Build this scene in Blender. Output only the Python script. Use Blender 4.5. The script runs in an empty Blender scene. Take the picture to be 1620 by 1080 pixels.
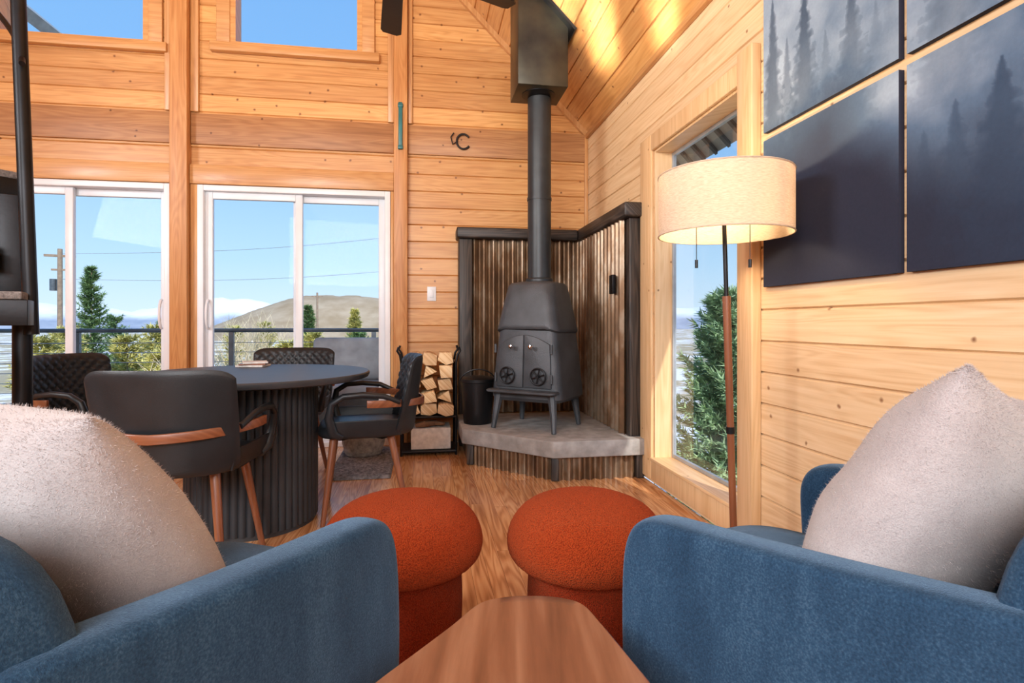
import bpy, math, random
from mathutils import Vector, Matrix, noise
random.seed(7)
S = bpy.context.scene
COL = S.collection
rad = math.radians

# ------------------------------------------------------------------ helpers
def mth(nt, op, a, b=None, c=None):
    n = nt.nodes.new('ShaderNodeMath'); n.operation = op
    for i, x in enumerate((a, b, c)):
        if x is None: continue
        if isinstance(x, (int, float)): n.inputs[i].default_value = x
        else: nt.links.new(x, n.inputs[i])
    return n.outputs[0]

def setin(nt, sock, x):
    if isinstance(x, (int, float)): sock.default_value = x
    elif isinstance(x, tuple): sock.default_value = (*x, 1) if len(x) == 3 else x
    else: nt.links.new(x, sock)

def mixc(nt, f, a, b, blend='MIX'):
    n = nt.nodes.new('ShaderNodeMix'); n.data_type = 'RGBA'; n.blend_type = blend
    setin(nt, n.inputs[0], f); setin(nt, n.inputs[6], a); setin(nt, n.inputs[7], b)
    return n.outputs[2]

def ramp(nt, f, stops):
    n = nt.nodes.new('ShaderNodeValToRGB')
    cr = n.color_ramp
    while len(cr.elements) < len(stops): cr.elements.new(0.5)
    for e, (p, c) in zip(cr.elements, stops):
        e.position = p; e.color = (*c, 1)
    nt.links.new(f, n.inputs[0])
    return n.outputs[0]

def noise_t(nt, vec, scale, detail=3, rough=.5, dist=0.0):
    n = nt.nodes.new('ShaderNodeTexNoise')
    n.inputs['Scale'].default_value = scale; n.inputs['Detail'].default_value = detail
    n.inputs['Roughness'].default_value = rough; n.inputs['Distortion'].default_value = dist
    if vec is not None: nt.links.new(vec, n.inputs['Vector'])
    return n.outputs[0]

def comb(nt, x, y, z):
    n = nt.nodes.new('ShaderNodeCombineXYZ')
    for i, v in enumerate((x, y, z)): setin(nt, n.inputs[i], v)
    return n.outputs[0]

def newmat(name):
    m = bpy.data.materials.new(name); m.use_nodes = True
    nt = m.node_tree
    return m, nt, nt.nodes['Principled BSDF']

def bump(nt, b, h, strength, dist=.01):
    n = nt.nodes.new('ShaderNodeBump'); n.inputs['Strength'].default_value = strength
    n.inputs['Distance'].default_value = dist
    nt.links.new(h, n.inputs['Height']); nt.links.new(n.outputs[0], b.inputs['Normal'])

def texco(nt, which='Object'):
    n = nt.nodes.new('ShaderNodeTexCoord'); return n.outputs[which]

def pmat(name, col, rough=.5, metal=0., var=.12, nscale=8., bs=0., bscale=80., sheen=0., coat=0., spec=None, col2=None, stint=None):
    m, nt, b = newmat(name)
    tc = texco(nt)
    n = noise_t(nt, tc, nscale, 4)
    c2 = col2 if col2 else tuple(max(0, x*(1-2*var)) for x in col)
    c3 = col if col2 else tuple(min(1, x*(1+var)) for x in col)
    nt.links.new(ramp(nt, n, [(.32, c2), (.68, c3)]), b.inputs['Base Color'])
    b.inputs['Roughness'].default_value = rough; b.inputs['Metallic'].default_value = metal
    if sheen:
        b.inputs['Sheen Weight'].default_value = sheen; b.inputs['Sheen Roughness'].default_value = .4
        if stint: b.inputs['Sheen Tint'].default_value = (*stint, 1)
    if coat: b.inputs['Coat Weight'].default_value = coat
    if spec is not None: b.inputs['Specular IOR Level'].default_value = spec
    if bs: bump(nt, b, noise_t(nt, tc, bscale, 4, .6), bs)
    return m

def wood(name, dark, mid, light, plank=None, joint=None, gs=14., knots=.0, rough=.45, coat=0., pvar=.3, ring=.35, rf=34., ksize=.078, kscale=5.6):
    m, nt, b = newmat(name)
    uv = nt.nodes.new('ShaderNodeUVMap').outputs[0]
    sp = nt.nodes.new('ShaderNodeSeparateXYZ'); nt.links.new(uv, sp.inputs[0])
    u, v = sp.outputs[0], sp.outputs[1]
    oi = nt.nodes.new('ShaderNodeObjectInfo').outputs['Random']
    rnd = oi
    if plank:
        idv = mth(nt, 'FLOOR', mth(nt, 'DIVIDE', v, plank))
        w = nt.nodes.new('ShaderNodeTexWhiteNoise'); w.noise_dimensions = '2D'
        nt.links.new(comb(nt, idv, 3.3, 0), w.inputs['Vector'])
        rnd = w.outputs[0]
        if joint:
            uo = mth(nt, 'ADD', u, mth(nt, 'MULTIPLY', rnd, 9.))
            idu = mth(nt, 'FLOOR', mth(nt, 'DIVIDE', uo, joint))
            w2 = nt.nodes.new('ShaderNodeTexWhiteNoise'); w2.noise_dimensions = '2D'
            nt.links.new(comb(nt, idv, idu, 0), w2.inputs['Vector'])
            rnd = w2.outputs[0]
    ru = mth(nt, 'ADD', u, mth(nt, 'MULTIPLY', rnd, 37.))
    rv = mth(nt, 'ADD', v, mth(nt, 'MULTIPLY', rnd, 11.))
    big = noise_t(nt, comb(nt, mth(nt, 'MULTIPLY', ru, .7), mth(nt, 'MULTIPLY', rv, 8.), rnd), 1., 2, .5, .2)
    rings = mth(nt, 'SINE', mth(nt, 'MULTIPLY', big, rf*2.6))
    rings = mth(nt, 'MULTIPLY_ADD', rings, .5, .5)
    fine = noise_t(nt, comb(nt, mth(nt, 'MULTIPLY', ru, 1.6), mth(nt, 'MULTIPLY', rv, gs*4), oi), 1., 5, .6, .2)
    f = mth(nt, 'ADD', mth(nt, 'MULTIPLY', fine, 1-ring), mth(nt, 'MULTIPLY', rings, ring))
    c = ramp(nt, f, [(.2, dark), (.48, mid), (.78, light)])
    br = mth(nt, 'MULTIPLY_ADD', rnd, pvar, 1-pvar*.5)
    br2 = mth(nt, 'MULTIPLY_ADD', rnd, pvar*1.25, 1-pvar*.62)
    c = mixc(nt, 1., c, comb(nt, br, br2, br2), 'MULTIPLY')
    if joint:   # real board seams
        fv = mth(nt, 'FRACT', mth(nt, 'DIVIDE', v, plank)); fu = mth(nt, 'FRACT', mth(nt, 'DIVIDE', uo, joint))
        s1 = mth(nt, 'LESS_THAN', fv, .022); s2 = mth(nt, 'LESS_THAN', fu, .0015)
        c = mixc(nt, mth(nt, 'MULTIPLY', mth(nt, 'MAXIMUM', s1, s2), .75), c, (dark[0]*.3, dark[1]*.3, dark[2]*.3))
    if knots:
        vo = nt.nodes.new('ShaderNodeTexVoronoi'); vo.voronoi_dimensions = '2D'; vo.inputs['Scale'].default_value = kscale
        ns = noise_t(nt, comb(nt, mth(nt, 'MULTIPLY', u, 30.), mth(nt, 'MULTIPLY', v, 30.), 0.), 1., 2)
        off = mth(nt, 'MULTIPLY', ns, .012)
        nt.links.new(comb(nt, mth(nt, 'ADD', u, off), mth(nt, 'ADD', v, off), 0.), vo.inputs['Vector'])
        sc = nt.nodes.new('ShaderNodeSeparateColor'); nt.links.new(vo.outputs['Color'], sc.inputs[0])
        on = mth(nt, 'GREATER_THAN', sc.outputs[0], 1-knots)
        k = nt.nodes.new('ShaderNodeMapRange')
        nt.links.new(vo.outputs['Distance'], k.inputs[0]); k.inputs[1].default_value = ksize*.25; k.inputs[2].default_value = ksize
        k.inputs[3].default_value = 1; k.inputs[4].default_value = 0
        kk = mth(nt, 'MULTIPLY', mth(nt, 'MULTIPLY', k.outputs[0], on), .92)
        c = mixc(nt, kk, c, (dark[0]*.34, dark[1]*.22, dark[2]*.17))
    nt.links.new(c, b.inputs['Base Color'])
    b.inputs['Roughness'].default_value = rough
    if coat:
        b.inputs['Coat Weight'].default_value = coat; b.inputs['Coat Roughness'].default_value = .2
    bump(nt, b, fine, .15, .004)
    return m

class M:
    def __init__(s): s.v = []; s.f = []; s.mi = []; s.uv = None; s.cur = 0; s.cols = None
    def add(s, vs, fs):
        o = len(s.v); s.v += [tuple(x) for x in vs]
        for f in fs: s.f.append([i+o for i in f]); s.mi.append(s.cur)
    def box(s, c, d, R=None):
        hx, hy, hz = d[0]/2, d[1]/2, d[2]/2
        vs = [Vector((x, y, z)) for x in (-hx, hx) for y in (-hy, hy) for z in (-hz, hz)]
        if R is not None: vs = [R @ v for v in vs]
        vs = [v+Vector(c) for v in vs]
        s.add(vs, [(0, 1, 3, 2), (4, 6, 7, 5), (0, 4, 5, 1), (2, 3, 7, 6), (0, 2, 6, 4), (1, 5, 7, 3)])
        return s
    def bb(s, x0, x1, y0, y1, z0, z1):
        return s.box(((x0+x1)/2, (y0+y1)/2, (z0+z1)/2), (abs(x1-x0), abs(y1-y0), abs(z1-z0)))
    def cyl(s, p0, p1, r0, r1=None, n=16, cap=True):
        return s.tube([p0, p1], [r0, r0 if r1 is None else r1], n, cap)
    def tube(s, pts, r, n=10, cap=True, flat=1.0, closed=False):
        pts = [Vector(p) for p in pts]; k = len(pts)
        if isinstance(r, (int, float)): r = [r]*k
        vs = []; up = None
        for i, p in enumerate(pts):
            if closed: t = pts[(i+1) % k]-pts[i-1]
            else: t = pts[min(i+1, k-1)]-pts[max(i-1, 0)]
            t.normalize()
            if up is None:
                up = Vector((0, 0, 1)) if abs(t.z) < .9 else Vector((1, 0, 0))
            a = t.cross(up)
            if a.length < 1e-4: a = t.cross(Vector((0, 1, 0)))
            a.normalize(); b_ = a.cross(t).normalized(); up = b_
            for j in range(n):
                an = 2*math.pi*j/n
                vs.append(p+a*math.cos(an)*r[i]*flat+b_*math.sin(an)*r[i])
        fs = []
        for i in range(k if closed else k-1):
            i2 = (i+1) % k
            for j in range(n):
                fs.append((i*n+j, i*n+(j+1) % n, i2*n+(j+1) % n, i2*n+j))
        if cap and not closed:
            fs.append(tuple(range(n))[::-1]); fs.append(tuple((k-1)*n+j for j in range(n)))
        s.add(vs, fs); return s
    def lathe(s, prof, c=(0, 0, 0), n=48, rf=None, close=True):
        vs = []; k = len(prof)
        for (r, z) in prof:
            for j in range(n):
                a = 2*math.pi*j/n; rr = r if rf is None else rf(r, z, a)
                vs.append((c[0]+rr*math.cos(a), c[1]+rr*math.sin(a), c[2]+z))
        fs = [(i*n+j, i*n+(j+1) % n, (i+1)*n+(j+1) % n, (i+1)*n+j) for i in range(k-1) for j in range(n)]
        if close:
            if prof[0][0] > 0: fs.append(tuple(range(n))[::-1])
            if prof[-1][0] > 0: fs.append(tuple((k-1)*n+j for j in range(n)))
        s.add(vs, fs); return s
    def prism(s, poly, fn, d0, d1):
        n = len(poly)
        vs = [fn(a, b, d0) for a, b in poly]+[fn(a, b, d1) for a, b in poly]
        fs = [tuple(range(n))[::-1], tuple(range(n, 2*n))]+[(i, (i+1) % n, n+(i+1) % n, n+i) for i in range(n)]
        s.add(vs, fs); return s
    def loft(s, rings, cap=True):
        n = len(rings[0]); vs = [p for r in rings for p in r]
        fs = [(i*n+j, i*n+(j+1) % n, (i+1)*n+(j+1) % n, (i+1)*n+j) for i in range(len(rings)-1) for j in range(n)]
        if cap: fs += [tuple(range(n))[::-1], tuple((len(rings)-1)*n+j for j in range(n))]
        s.add(vs, fs); return s
    def make(s, name, mat, parent=None, bevel=0, seg=3, smooth=True, sub=0, ang=38, loc=None, rot=None, label=None, cat=None, kind=None, group=None, recalc=True):
        me = bpy.data.meshes.new(name); me.from_pydata(s.v, [], s.f)
        mats = mat if isinstance(mat, list) else [mat]
        for m in mats: me.materials.append(m)
        if len(mats) > 1: me.polygons.foreach_set('material_index', s.mi)
        if recalc:
            import bmesh
            bm = bmesh.new(); bm.from_mesh(me); bmesh.ops.recalc_face_normals(bm, faces=bm.faces); bm.to_mesh(me); bm.free()
        uvl = me.uv_layers.new(name='UVMap')
        if s.uv is None:
            if s.v:
                ex = [max(v[i] for v in s.v)-min(v[i] for v in s.v) for i in range(3)]
                L = ex.index(max(ex)); o = [i for i in range(3) if i != L]
                for lp in me.loops:
                    v = s.v[lp.vertex_index]
                    uvl.data[lp.index].uv = (v[L], v[o[0]]+v[o[1]])
        else:
            for lp in me.loops: uvl.data[lp.index].uv = s.uv[lp.vertex_index]
        if s.cols:
            ca = me.color_attributes.new(name='Col', type='FLOAT_COLOR', domain='POINT')
            flat = []
            for c in s.cols: flat += [c[0], c[1], c[2], 1.]
            ca.data.foreach_set('color', flat)
        if smooth:
            me.polygons.foreach_set('use_smooth', [True]*len(me.polygons))
            if not bevel and not sub: me.set_sharp_from_angle(angle=rad(ang))
        ob = bpy.data.objects.new(name, me); COL.objects.link(ob)
        if parent: ob.parent = parent
        if loc: ob.location = loc
        if rot: ob.rotation_euler = rot
        if bevel:
            b = ob.modifiers.new('b', 'BEVEL'); b.width = bevel; b.segments = seg; b.limit_method = 'ANGLE'; b.angle_limit = rad(35)
            b.harden_normals = False
        if sub:
            b = ob.modifiers.new('s', 'SUBSURF'); b.levels = sub; b.render_levels = sub
        info(ob, label, cat, kind, group)
        return ob

def info(ob, label=None, cat=None, kind=None, group=None):
    if label: ob['label'] = label
    if cat: ob['category'] = cat
    if kind: ob['kind'] = kind
    if group: ob['group'] = group

def thing(name, loc, rz, label, cat, group=None, kind=None):
    e = bpy.data.objects.new(name, None); COL.objects.link(e); e.empty_display_size = .1
    e.location = loc; e.rotation_euler = (0, 0, rz)
    info(e, label, cat, kind, group)
    return e

def dup(o, loc=None, rz=None, label=None, parent=None):
    c = o.copy(); COL.objects.link(c)
    if parent: c.parent = parent
    if loc is not None: c.location = loc
    if rz is not None: c.rotation_euler = (0, 0, rz)
    if label: c['label'] = label
    for ch in list(o.children): dup(ch, parent=c)
    return c

# ------------------------------------------------------------------ materials
PINE = wood('pine_wall', (.47, .20, .06), (.64, .32, .11), (.74, .425, .17), plank=.14, knots=.46, rough=.42, coat=.12, pvar=.30, ring=.15, ksize=.072)
PINE_R = wood('pine_wall_pale', (.60, .37, .185), (.73, .51, .29), (.81, .60, .375), plank=.132, knots=.42, rough=.45, coat=.1, pvar=.18, ring=.15, ksize=.058)
PINE_C = wood('pine_ceiling', (.47, .20, .055), (.64, .32, .105), (.74, .425, .165), plank=.14, knots=.46, rough=.32, coat=.3, pvar=.30, ring=.15, ksize=.072)
TRIM = wood('pine_trim', (.46, .20, .065), (.61, .305, .11), (.71, .40, .165), gs=10, rough=.42, coat=.15, pvar=.15, ring=.14)
TRIM_P = wood('pine_trim_pale', (.56, .33, .15), (.70, .46, .24), (.79, .55, .32), gs=10, rough=.42, knots=.3, pvar=.1, ring=.14, ksize=.05)
POST = wood('fir_post', (.38, .14, .042), (.53, .235, .078), (.65, .335, .13), gs=10, rough=.45, pvar=.1, ring=.14)
BAND = wood('fir_band', (.27, .11, .040), (.40, .185, .072), (.52, .275, .115), gs=8, knots=.3, rough=.5, pvar=.16, ring=.15, ksize=.06)
FLOOR = wood('hardwood_floor', (.32, .12, .040), (.57, .26, .105), (.73, .41, .19), plank=.064, joint=1.1, gs=9, rough=.22, coat=.45, pvar=.30, ring=.28, rf=46)
WALNUT = wood('walnut', (.10, .038, .020), (.215, .090, .048), (.37, .195, .115), gs=5, rough=.30, coat=.3, pvar=.1, ring=.08, rf=14)
WALNUT2 = wood('walnut_leg', (.12, .036, .015), (.20, .066, .028), (.28, .105, .045), gs=12, rough=.35, coat=.2, pvar=.1, ring=.1)
CHARWOOD = wood('charred_wood', (.012, .009, .008), (.03, .022, .018), (.07, .052, .042), gs=12, rough=.5, pvar=.1)
LOGW = wood('log_end', (.48, .27, .12), (.70, .46, .24), (.82, .62, .38), gs=12, rough=.8, pvar=.35)
BARK = pmat('bark', (.24, .13, .07), .9, bs=.5, bscale=40)
WHITE = pmat('white_vinyl', (.80, .83, .87), .35, var=.02)
BLACKM = pmat('black_steel', (.014, .014, .016), .4, .6, bs=.05)
IRON = pmat('cast_iron', (.066, .072, .081), .45, .35, var=.2, nscale=5, bs=.25, bscale=160)
PIPE = pmat('stove_pipe_black', (.033, .037, .041), .42, .4, var=.12, bs=.03)
FLUEBOX = pmat('flue_box_metal', (.080, .074, .052), .38, .7, var=.3, nscale=4, col2=(.028, .026, .022))  # olive tone is a reflection put into the black metal's colour
CHROME = pmat('chrome', (.8, .8, .82), .15, 1., var=.02)
LEATHER = pmat('black_leather', (.013, .015, .018), .40, 0, var=.15, bs=.12, bscale=260, spec=.4)
BLACKT = pmat('black_tabletop', (.038, .040, .044), .45, var=.08, spec=.4)
BLACKF = pmat('black_fluted_wood', (.028, .031, .036), .5, var=.1, spec=.4)
CONC = pmat('concrete_slab', (.36, .345, .335), .85, var=.15, nscale=14, bs=.2, bscale=60, col2=(.23, .22, .21))
RUG = pmat('shag_rug', (.30, .28, .29), 1, nscale=40, bs=.9, bscale=150, col2=(.09, .085, .09))
TEAL = pmat('teal_paint', (.02, .16, .17), .4)
RUSTM = pmat('rusty_horseshoe', (.03, .025, .023), .7, .4)
BASKET = pmat('woven_basket', (.42, .41, .38), .9, nscale=30, bs=.8, bscale=90, col2=(.20, .20, .19))
PAPER = pmat('paper', (.75, .72, .68), .8, nscale=30, var=.1)
CARPET = pmat('stair_carpet', (.34, .31, .29), 1, nscale=90, bs=.9, bscale=260, col2=(.16, .145, .14))
DECKM = pmat('deck_boards', (.34, .31, .29), .85, nscale=6)
CUSH = pmat('outdoor_cushion', (.30, .31, .33), .9, bs=.3, bscale=200)
WICK = pmat('dark_wicker', (.06, .055, .05), .8, bs=.8, bscale=120)
GALV = pmat('galvanised_rail', (.14, .16, .18), .4, .6)
ALU = pmat('grey_aluminium_frame', (.40, .42, .44), .4, .3)
CABLE = pmat('cable_steel', (.45, .47, .5), .4, .5)
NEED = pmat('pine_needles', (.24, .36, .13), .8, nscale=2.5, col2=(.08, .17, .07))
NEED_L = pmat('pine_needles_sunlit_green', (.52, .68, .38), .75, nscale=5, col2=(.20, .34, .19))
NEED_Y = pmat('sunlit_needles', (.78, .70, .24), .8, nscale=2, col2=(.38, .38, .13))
TWIG = pmat('bare_twigs', (.78, .68, .50), .9, nscale=3, col2=(.52, .43, .27))
POLEW = pmat('weathered_pole', (.30, .22, .16), .9)
SOFFIT = pmat('metal_soffit', (.34, .37, .39), .5, .1)
BATTEN = pmat('dark_batten', (.07, .08, .09), .5)
FUZZ = pmat('wool_fibre', (.52, .475, .475), 1., nscale=9, col2=(.38, .34, .34), spec=.05)

def blue_mat():
    m, nt, b = newmat('blue_chenille')
    tc = texco(nt); sp = nt.nodes.new('ShaderNodeSeparateXYZ'); nt.links.new(tc, sp.inputs[0])
    st = noise_t(nt, comb(nt, mth(nt, 'MULTIPLY', sp.outputs[0], 16.), mth(nt, 'MULTIPLY', sp.outputs[1], 16.), mth(nt, 'MULTIPLY', sp.outputs[2], 5.)), 1., 4, .6)
    fi = noise_t(nt, tc, 320, 3)
    f = mth(nt, 'ADD', mth(nt, 'MULTIPLY', st, .45), mth(nt, 'MULTIPLY', fi, .55))
    nt.links.new(ramp(nt, f, [(.36, (.010, .031, .065)), (.52, (.019, .053, .104)), (.66, (.042, .092, .155))]), b.inputs['Base Color'])
    b.inputs['Roughness'].default_value = .85; b.inputs['Specular IOR Level'].default_value = .15
    b.inputs['Sheen Weight'].default_value = .32; b.inputs['Sheen Roughness'].default_value = .3; b.inputs['Sheen Tint'].default_value = (.5, .72, 1, 1)
    bump(nt, b, noise_t(nt, tc, 600, 4, .6), .4, .006)
    return m
BLUE = blue_mat()

def pillow_mat():
    m, nt, b = newmat('wool_pillow')
    tc = texco(nt)
    n = noise_t(nt, tc, 8, 5, .6)
    fi = noise_t(nt, tc, 420, 4, .7)
    f = mth(nt, 'ADD', mth(nt, 'MULTIPLY', n, .45), mth(nt, 'MULTIPLY', fi, .55))
    base = ramp(nt, f, [(.38, (.32, .285, .285)), (.62, (.47, .43, .43))])
    nt.links.new(base, b.inputs['Base Color']); b.inputs['Roughness'].default_value = .95
    b.inputs['Sheen Weight'].default_value = .4; b.inputs['Sheen Roughness'].default_value = .5; b.inputs['Specular IOR Level'].default_value = .05
    bump(nt, b, fi, .6, .003)
    return m
PILLOW = pillow_mat()

def boucle(name, hi, lo):
    m, nt, b = newmat(name)
    tc = texco(nt)
    vo = nt.nodes.new('ShaderNodeTexVoronoi'); vo.inputs['Scale'].default_value = 270
    nt.links.new(tc, vo.inputs['Vector'])
    c = ramp(nt, vo.outputs['Distance'], [(.1, hi), (.85, lo)])
    nt.links.new(c, b.inputs['Base Color']); b.inputs['Roughness'].default_value = .95
    b.inputs['Sheen Weight'].default_value = .12; b.inputs['Sheen Tint'].default_value = (1, .45, .2, 1); b.inputs['Specular IOR Level'].default_value = .12
    h = mth(nt, 'SUBTRACT', 1., vo.outputs['Distance'])
    bump(nt, b, h, .9, .005)
    return m
BOUCLE = boucle('rust_boucle', (.40, .055, .011), (.20, .020, .004))
BOUCLE2 = boucle('rust_boucle_base', (.30, .032, .008), (.16, .013, .003))

def corr_mat():
    m, nt, b = newmat('rusted_corrugated_metal')
    sp = nt.nodes.new('ShaderNodeSeparateXYZ'); nt.links.new(texco(nt), sp.inputs[0])
    v = comb(nt, mth(nt, 'MULTIPLY', sp.outputs[0], 3.), mth(nt, 'MULTIPLY', sp.outputs[1], 3.), mth(nt, 'MULTIPLY', sp.outputs[2], 1.5))
    n = noise_t(nt, v, 1.6, 5, .6)
    c = ramp(nt, n, [(.34, (.10, .058, .033)), (.48, (.18, .105, .056)), (.58, (.27, .205, .145)), (.70, (.23, .115, .048))])
    nt.links.new(c, b.inputs['Base Color']); b.inputs['Metallic'].default_value = .62; b.inputs['Roughness'].default_value = .36
    bump(nt, b, n, .04)
    return m
CORR = corr_mat()

def glass_mat():
    m, nt, b = newmat('window_glass')
    nt.nodes.remove(b)
    t = nt.nodes.new('ShaderNodeBsdfTransparent'); g = nt.nodes.new('ShaderNodeBsdfGlossy'); g.inputs['Roughness'].default_value = .02
    fr = nt.nodes.new('ShaderNodeFresnel'); fr.inputs[0].default_value = 1.3
    n = noise_t(nt, texco(nt), 2.)
    t.inputs[0].default_value = (.985, .99, .995, 1)
    mx = nt.nodes.new('ShaderNodeMixShader')
    nt.links.new(mth(nt, 'MULTIPLY', fr.outputs[0], mth(nt, 'MULTIPLY_ADD', n, .05, .12)), mx.inputs[0])
    nt.links.new(t.outputs[0], mx.inputs[1]); nt.links.new(g.outputs[0], mx.inputs[2])
    nt.links.new(mx.outputs[0], nt.nodes['Material Output'].inputs[0])
    return m
GLASS = glass_mat()

def shade_mat():
    m, nt, b = newmat('linen_shade')
    nt.nodes.remove(b)
    tc = texco(nt); sp = nt.nodes.new('ShaderNodeSeparateXYZ'); nt.links.new(tc, sp.inputs[0])
    n = noise_t(nt, comb(nt, mth(nt, 'MULTIPLY', sp.outputs[0], 60.), mth(nt, 'MULTIPLY', sp.outputs[1], 60.), mth(nt, 'MULTIPLY', sp.outputs[2], 500.)), 1., 3)
    c = ramp(nt, n, [(.3, (.70, .57, .43)), (.7, (.88, .78, .65))])
    d = nt.nodes.new('ShaderNodeBsdfDiffuse'); t = nt.nodes.new('ShaderNodeBsdfTranslucent')
    nt.links.new(c, d.inputs[0]); nt.links.new(c, t.inputs[0])
    mx = nt.nodes.new('ShaderNodeMixShader'); mx.inputs[0].default_value = .4
    nt.links.new(d.outputs[0], mx.inputs[1]); nt.links.new(t.outputs[0], mx.inputs[2])
    nt.links.new(mx.outputs[0], nt.nodes['Material Output'].inputs[0])
    return m
LINEN = shade_mat()

def art_mat():
    m, nt, b = newmat('canvas_art')
    a = nt.nodes.new('ShaderNodeVertexColor'); a.layer_name = 'Col'
    n = noise_t(nt, texco(nt), 90, 3)
    br = mth(nt, 'MULTIPLY_ADD', n, .2, .9)
    nt.links.new(mixc(nt, 1., a.outputs[0], comb(nt, br, br, br), 'MULTIPLY'), b.inputs['Base Color'])
    b.inputs['Roughness'].default_value = .8; b.inputs['Specular IOR Level'].default_value = .12
    bump(nt, b, noise_t(nt, texco(nt), 600, 2), .15)
    return m
ART = art_mat()

# ------------------------------------------------------------------ room shell
RX, LX, BY, SY, EZ = 1.42, -5.12, 4.70, -2.6, 2.65
RIDX = -1.85; RIDZ = EZ+(RX-RIDX)

def planks(name, O, U, V, N, urange, v1, openings, mat, h=.14, label=None, g=.006):
    O, U, V, N = map(Vector, (O, U, V, N)); m = M(); m.uv = []
    r = 0
    while r*h < v1-1e-4:
        a, b = r*h, min((r+1)*h, v1)
        cuts = sorted({a, b}.union({z for o in openings for z in (o[2], o[3]) if a < z < b}))
        for c0, c1 in zip(cuts, cuts[1:]):
            lo, hi = urange(c0)
            iv = [(lo, hi)]
            for o in openings:
                if o[2] < (c0+c1)/2 < o[3]:
                    nv = []
                    for p, q in iv:
                        if o[1] <= p or o[0] >= q: nv.append((p, q)); continue
                        if o[0] > p: nv.append((p, o[0]))
                        if o[1] < q: nv.append((o[1], q))
                    iv = nv
            for p, q in iv:
                e0 = g if c0 == a else 0; e1 = g if c1 == b else 0
                rows = [(c0, -.011 if e0 else 0), (c0+e0, 0), (c1-e1, 0), (c1, -.011 if e1 else 0)]
                o = len(m.v)
                for (vv, off) in rows:
                    for uu in (p, q):
                        m.v.append(tuple(O+U*uu+V*vv+N*off)); m.uv.append((uu, min(max(vv, a+.001), b-.001)))
                for k in range(3): m.f.append([o+2*k, o+2*k+1, o+2*k+3, o+2*k+2]); m.mi.append(0)
        r += 1
    return m.make(name, mat, smooth=False, kind='structure', recalc=False, label=label)

def gable(off=0.0):
    def f(z):
        if z <= EZ: return (LX, RX)
        d = z-EZ
        return (LX+d-.01, RX-d+.01)
    return f
D1 = (-3.40, -1.93, 0, 2.08); D2 = (-1.735, -.264, 0, 2.08)
U1 = (-3.16, -2.09, 3.16, 4.12); U2 = (-1.50, -.49, 3.20, 4.12)
planks('wall_north', (0, BY, 0), (1, 0, 0), (0, 0, 1), (0, -1, 0), gable(), RIDZ, [D1, D2, U1, U2], PINE, label='honey pine tongue-and-groove gable wall')
planks('wall_east', (RX, 0, 0), (0, 1, 0), (0, 0, 1), (-1, 0, 0), lambda z: (SY, BY), EZ, [(2.28, 3.275, .15, 2.07)], PINE_R, h=.132, label='pale knotty pine plank wall')
planks('wall_west', (LX, 0, 0), (0, 1, 0), (0, 0, 1), (1, 0, 0), lambda z: (SY, BY), EZ, [], PINE, label='pine plank wall')
planks('wall_south', (0, SY, 0), (1, 0, 0), (0, 0, 1), (0, 1, 0), gable(), RIDZ, [], PINE, label='pine plank wall')
q = math.sqrt(.5)
SL = (RX-RIDX)/q
planks('ceiling', (RX, 0, EZ), (0, 1, 0), (-q, 0, q), (-q, 0, -q), lambda z: (SY, BY), SL, [], PINE_C, label='sloped pine plank ceiling')
planks('ceiling', (LX, 0, EZ), (0, 1, 0), (q, 0, q), (q, 0, -q), lambda z: (SY, BY), SL, [], PINE_C, label='sloped pine plank ceiling')
m = M(); m.uv = []
for x, y in ((LX, SY), (RX, SY), (RX, BY), (LX, BY)):
    m.v.append((x, y, 0)); m.uv.append((y, x))
m.f.append([0, 1, 2, 3]); m.mi.append(0)
m.make('floor', FLOOR, smooth=False, kind='structure', recalc=False, label='honey-red hardwood plank floor')
m = M()
m.add([(RX+.55, SY-.3, EZ-.55+.06), (RX+.55, BY+.5, EZ-.55+.06), (RIDX, BY+.5, RIDZ+.06), (RIDX, SY-.3, RIDZ+.06),
       (RX+.55, SY-.3, EZ-.55+.2), (RX+.55, BY+.5, EZ-.55+.2), (RIDX, BY+.5, RIDZ+.2), (RIDX, SY-.3, RIDZ+.2)],
      [(0, 1, 2, 3), (4, 7, 6, 5), (0, 4, 5, 1), (1, 5, 6, 2), (2, 6, 7, 3), (3, 7, 4, 0)])
y = SY
m.cur = 1
while y < BY+.5:
    m.add([(RX+.02, y, EZ-.02+.06), (RX+.54, y, EZ-.54+.06), (RX+.54, y+.03, EZ-.54+.06), (RX+.02, y+.03, EZ-.02+.06),
           (RX+.02, y, EZ-.02+.03), (RX+.54, y, EZ-.54+.03), (RX+.54, y+.03, EZ-.54+.03), (RX+.02, y+.03, EZ-.02+.03)],
          [(0, 1, 2, 3), (4, 7, 6, 5), (0, 4, 5, 1), (1, 5, 6, 2), (2, 6, 7, 3), (3, 7, 4, 0)])
    y += .16
m.make('roof', [SOFFIT, BATTEN], smooth=False, kind='structure', label='grey ribbed metal roof eave')
m = M()
m.add([(LX-.55, SY-.3, EZ-.49), (LX-.55, BY+.5, EZ-.49), (RIDX, BY+.5, RIDZ+.06), (RIDX, SY-.3, RIDZ+.06),
       (LX-.55, SY-.3, EZ-.35), (LX-.55, BY+.5, EZ-.35), (RIDX, BY+.5, RIDZ+.2), (RIDX, SY-.3, RIDZ+.2)],
      [(0, 1, 2, 3), (4, 7, 6, 5), (0, 4, 5, 1), (1, 5, 6, 2), (2, 6, 7, 3), (3, 7, 4, 0)])
m.make('roof', SOFFIT, smooth=False, kind='structure', label='grey metal roof')
m = M(); m.box((-5.0, 6.9, 5.0), (2.6, 2.0, .12), Matrix.Rotation(rad(40), 3, 'Y'))
m.make('roof', SOFFIT, smooth=False, kind='structure', label='grey metal roof edge outside the upper window')

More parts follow.
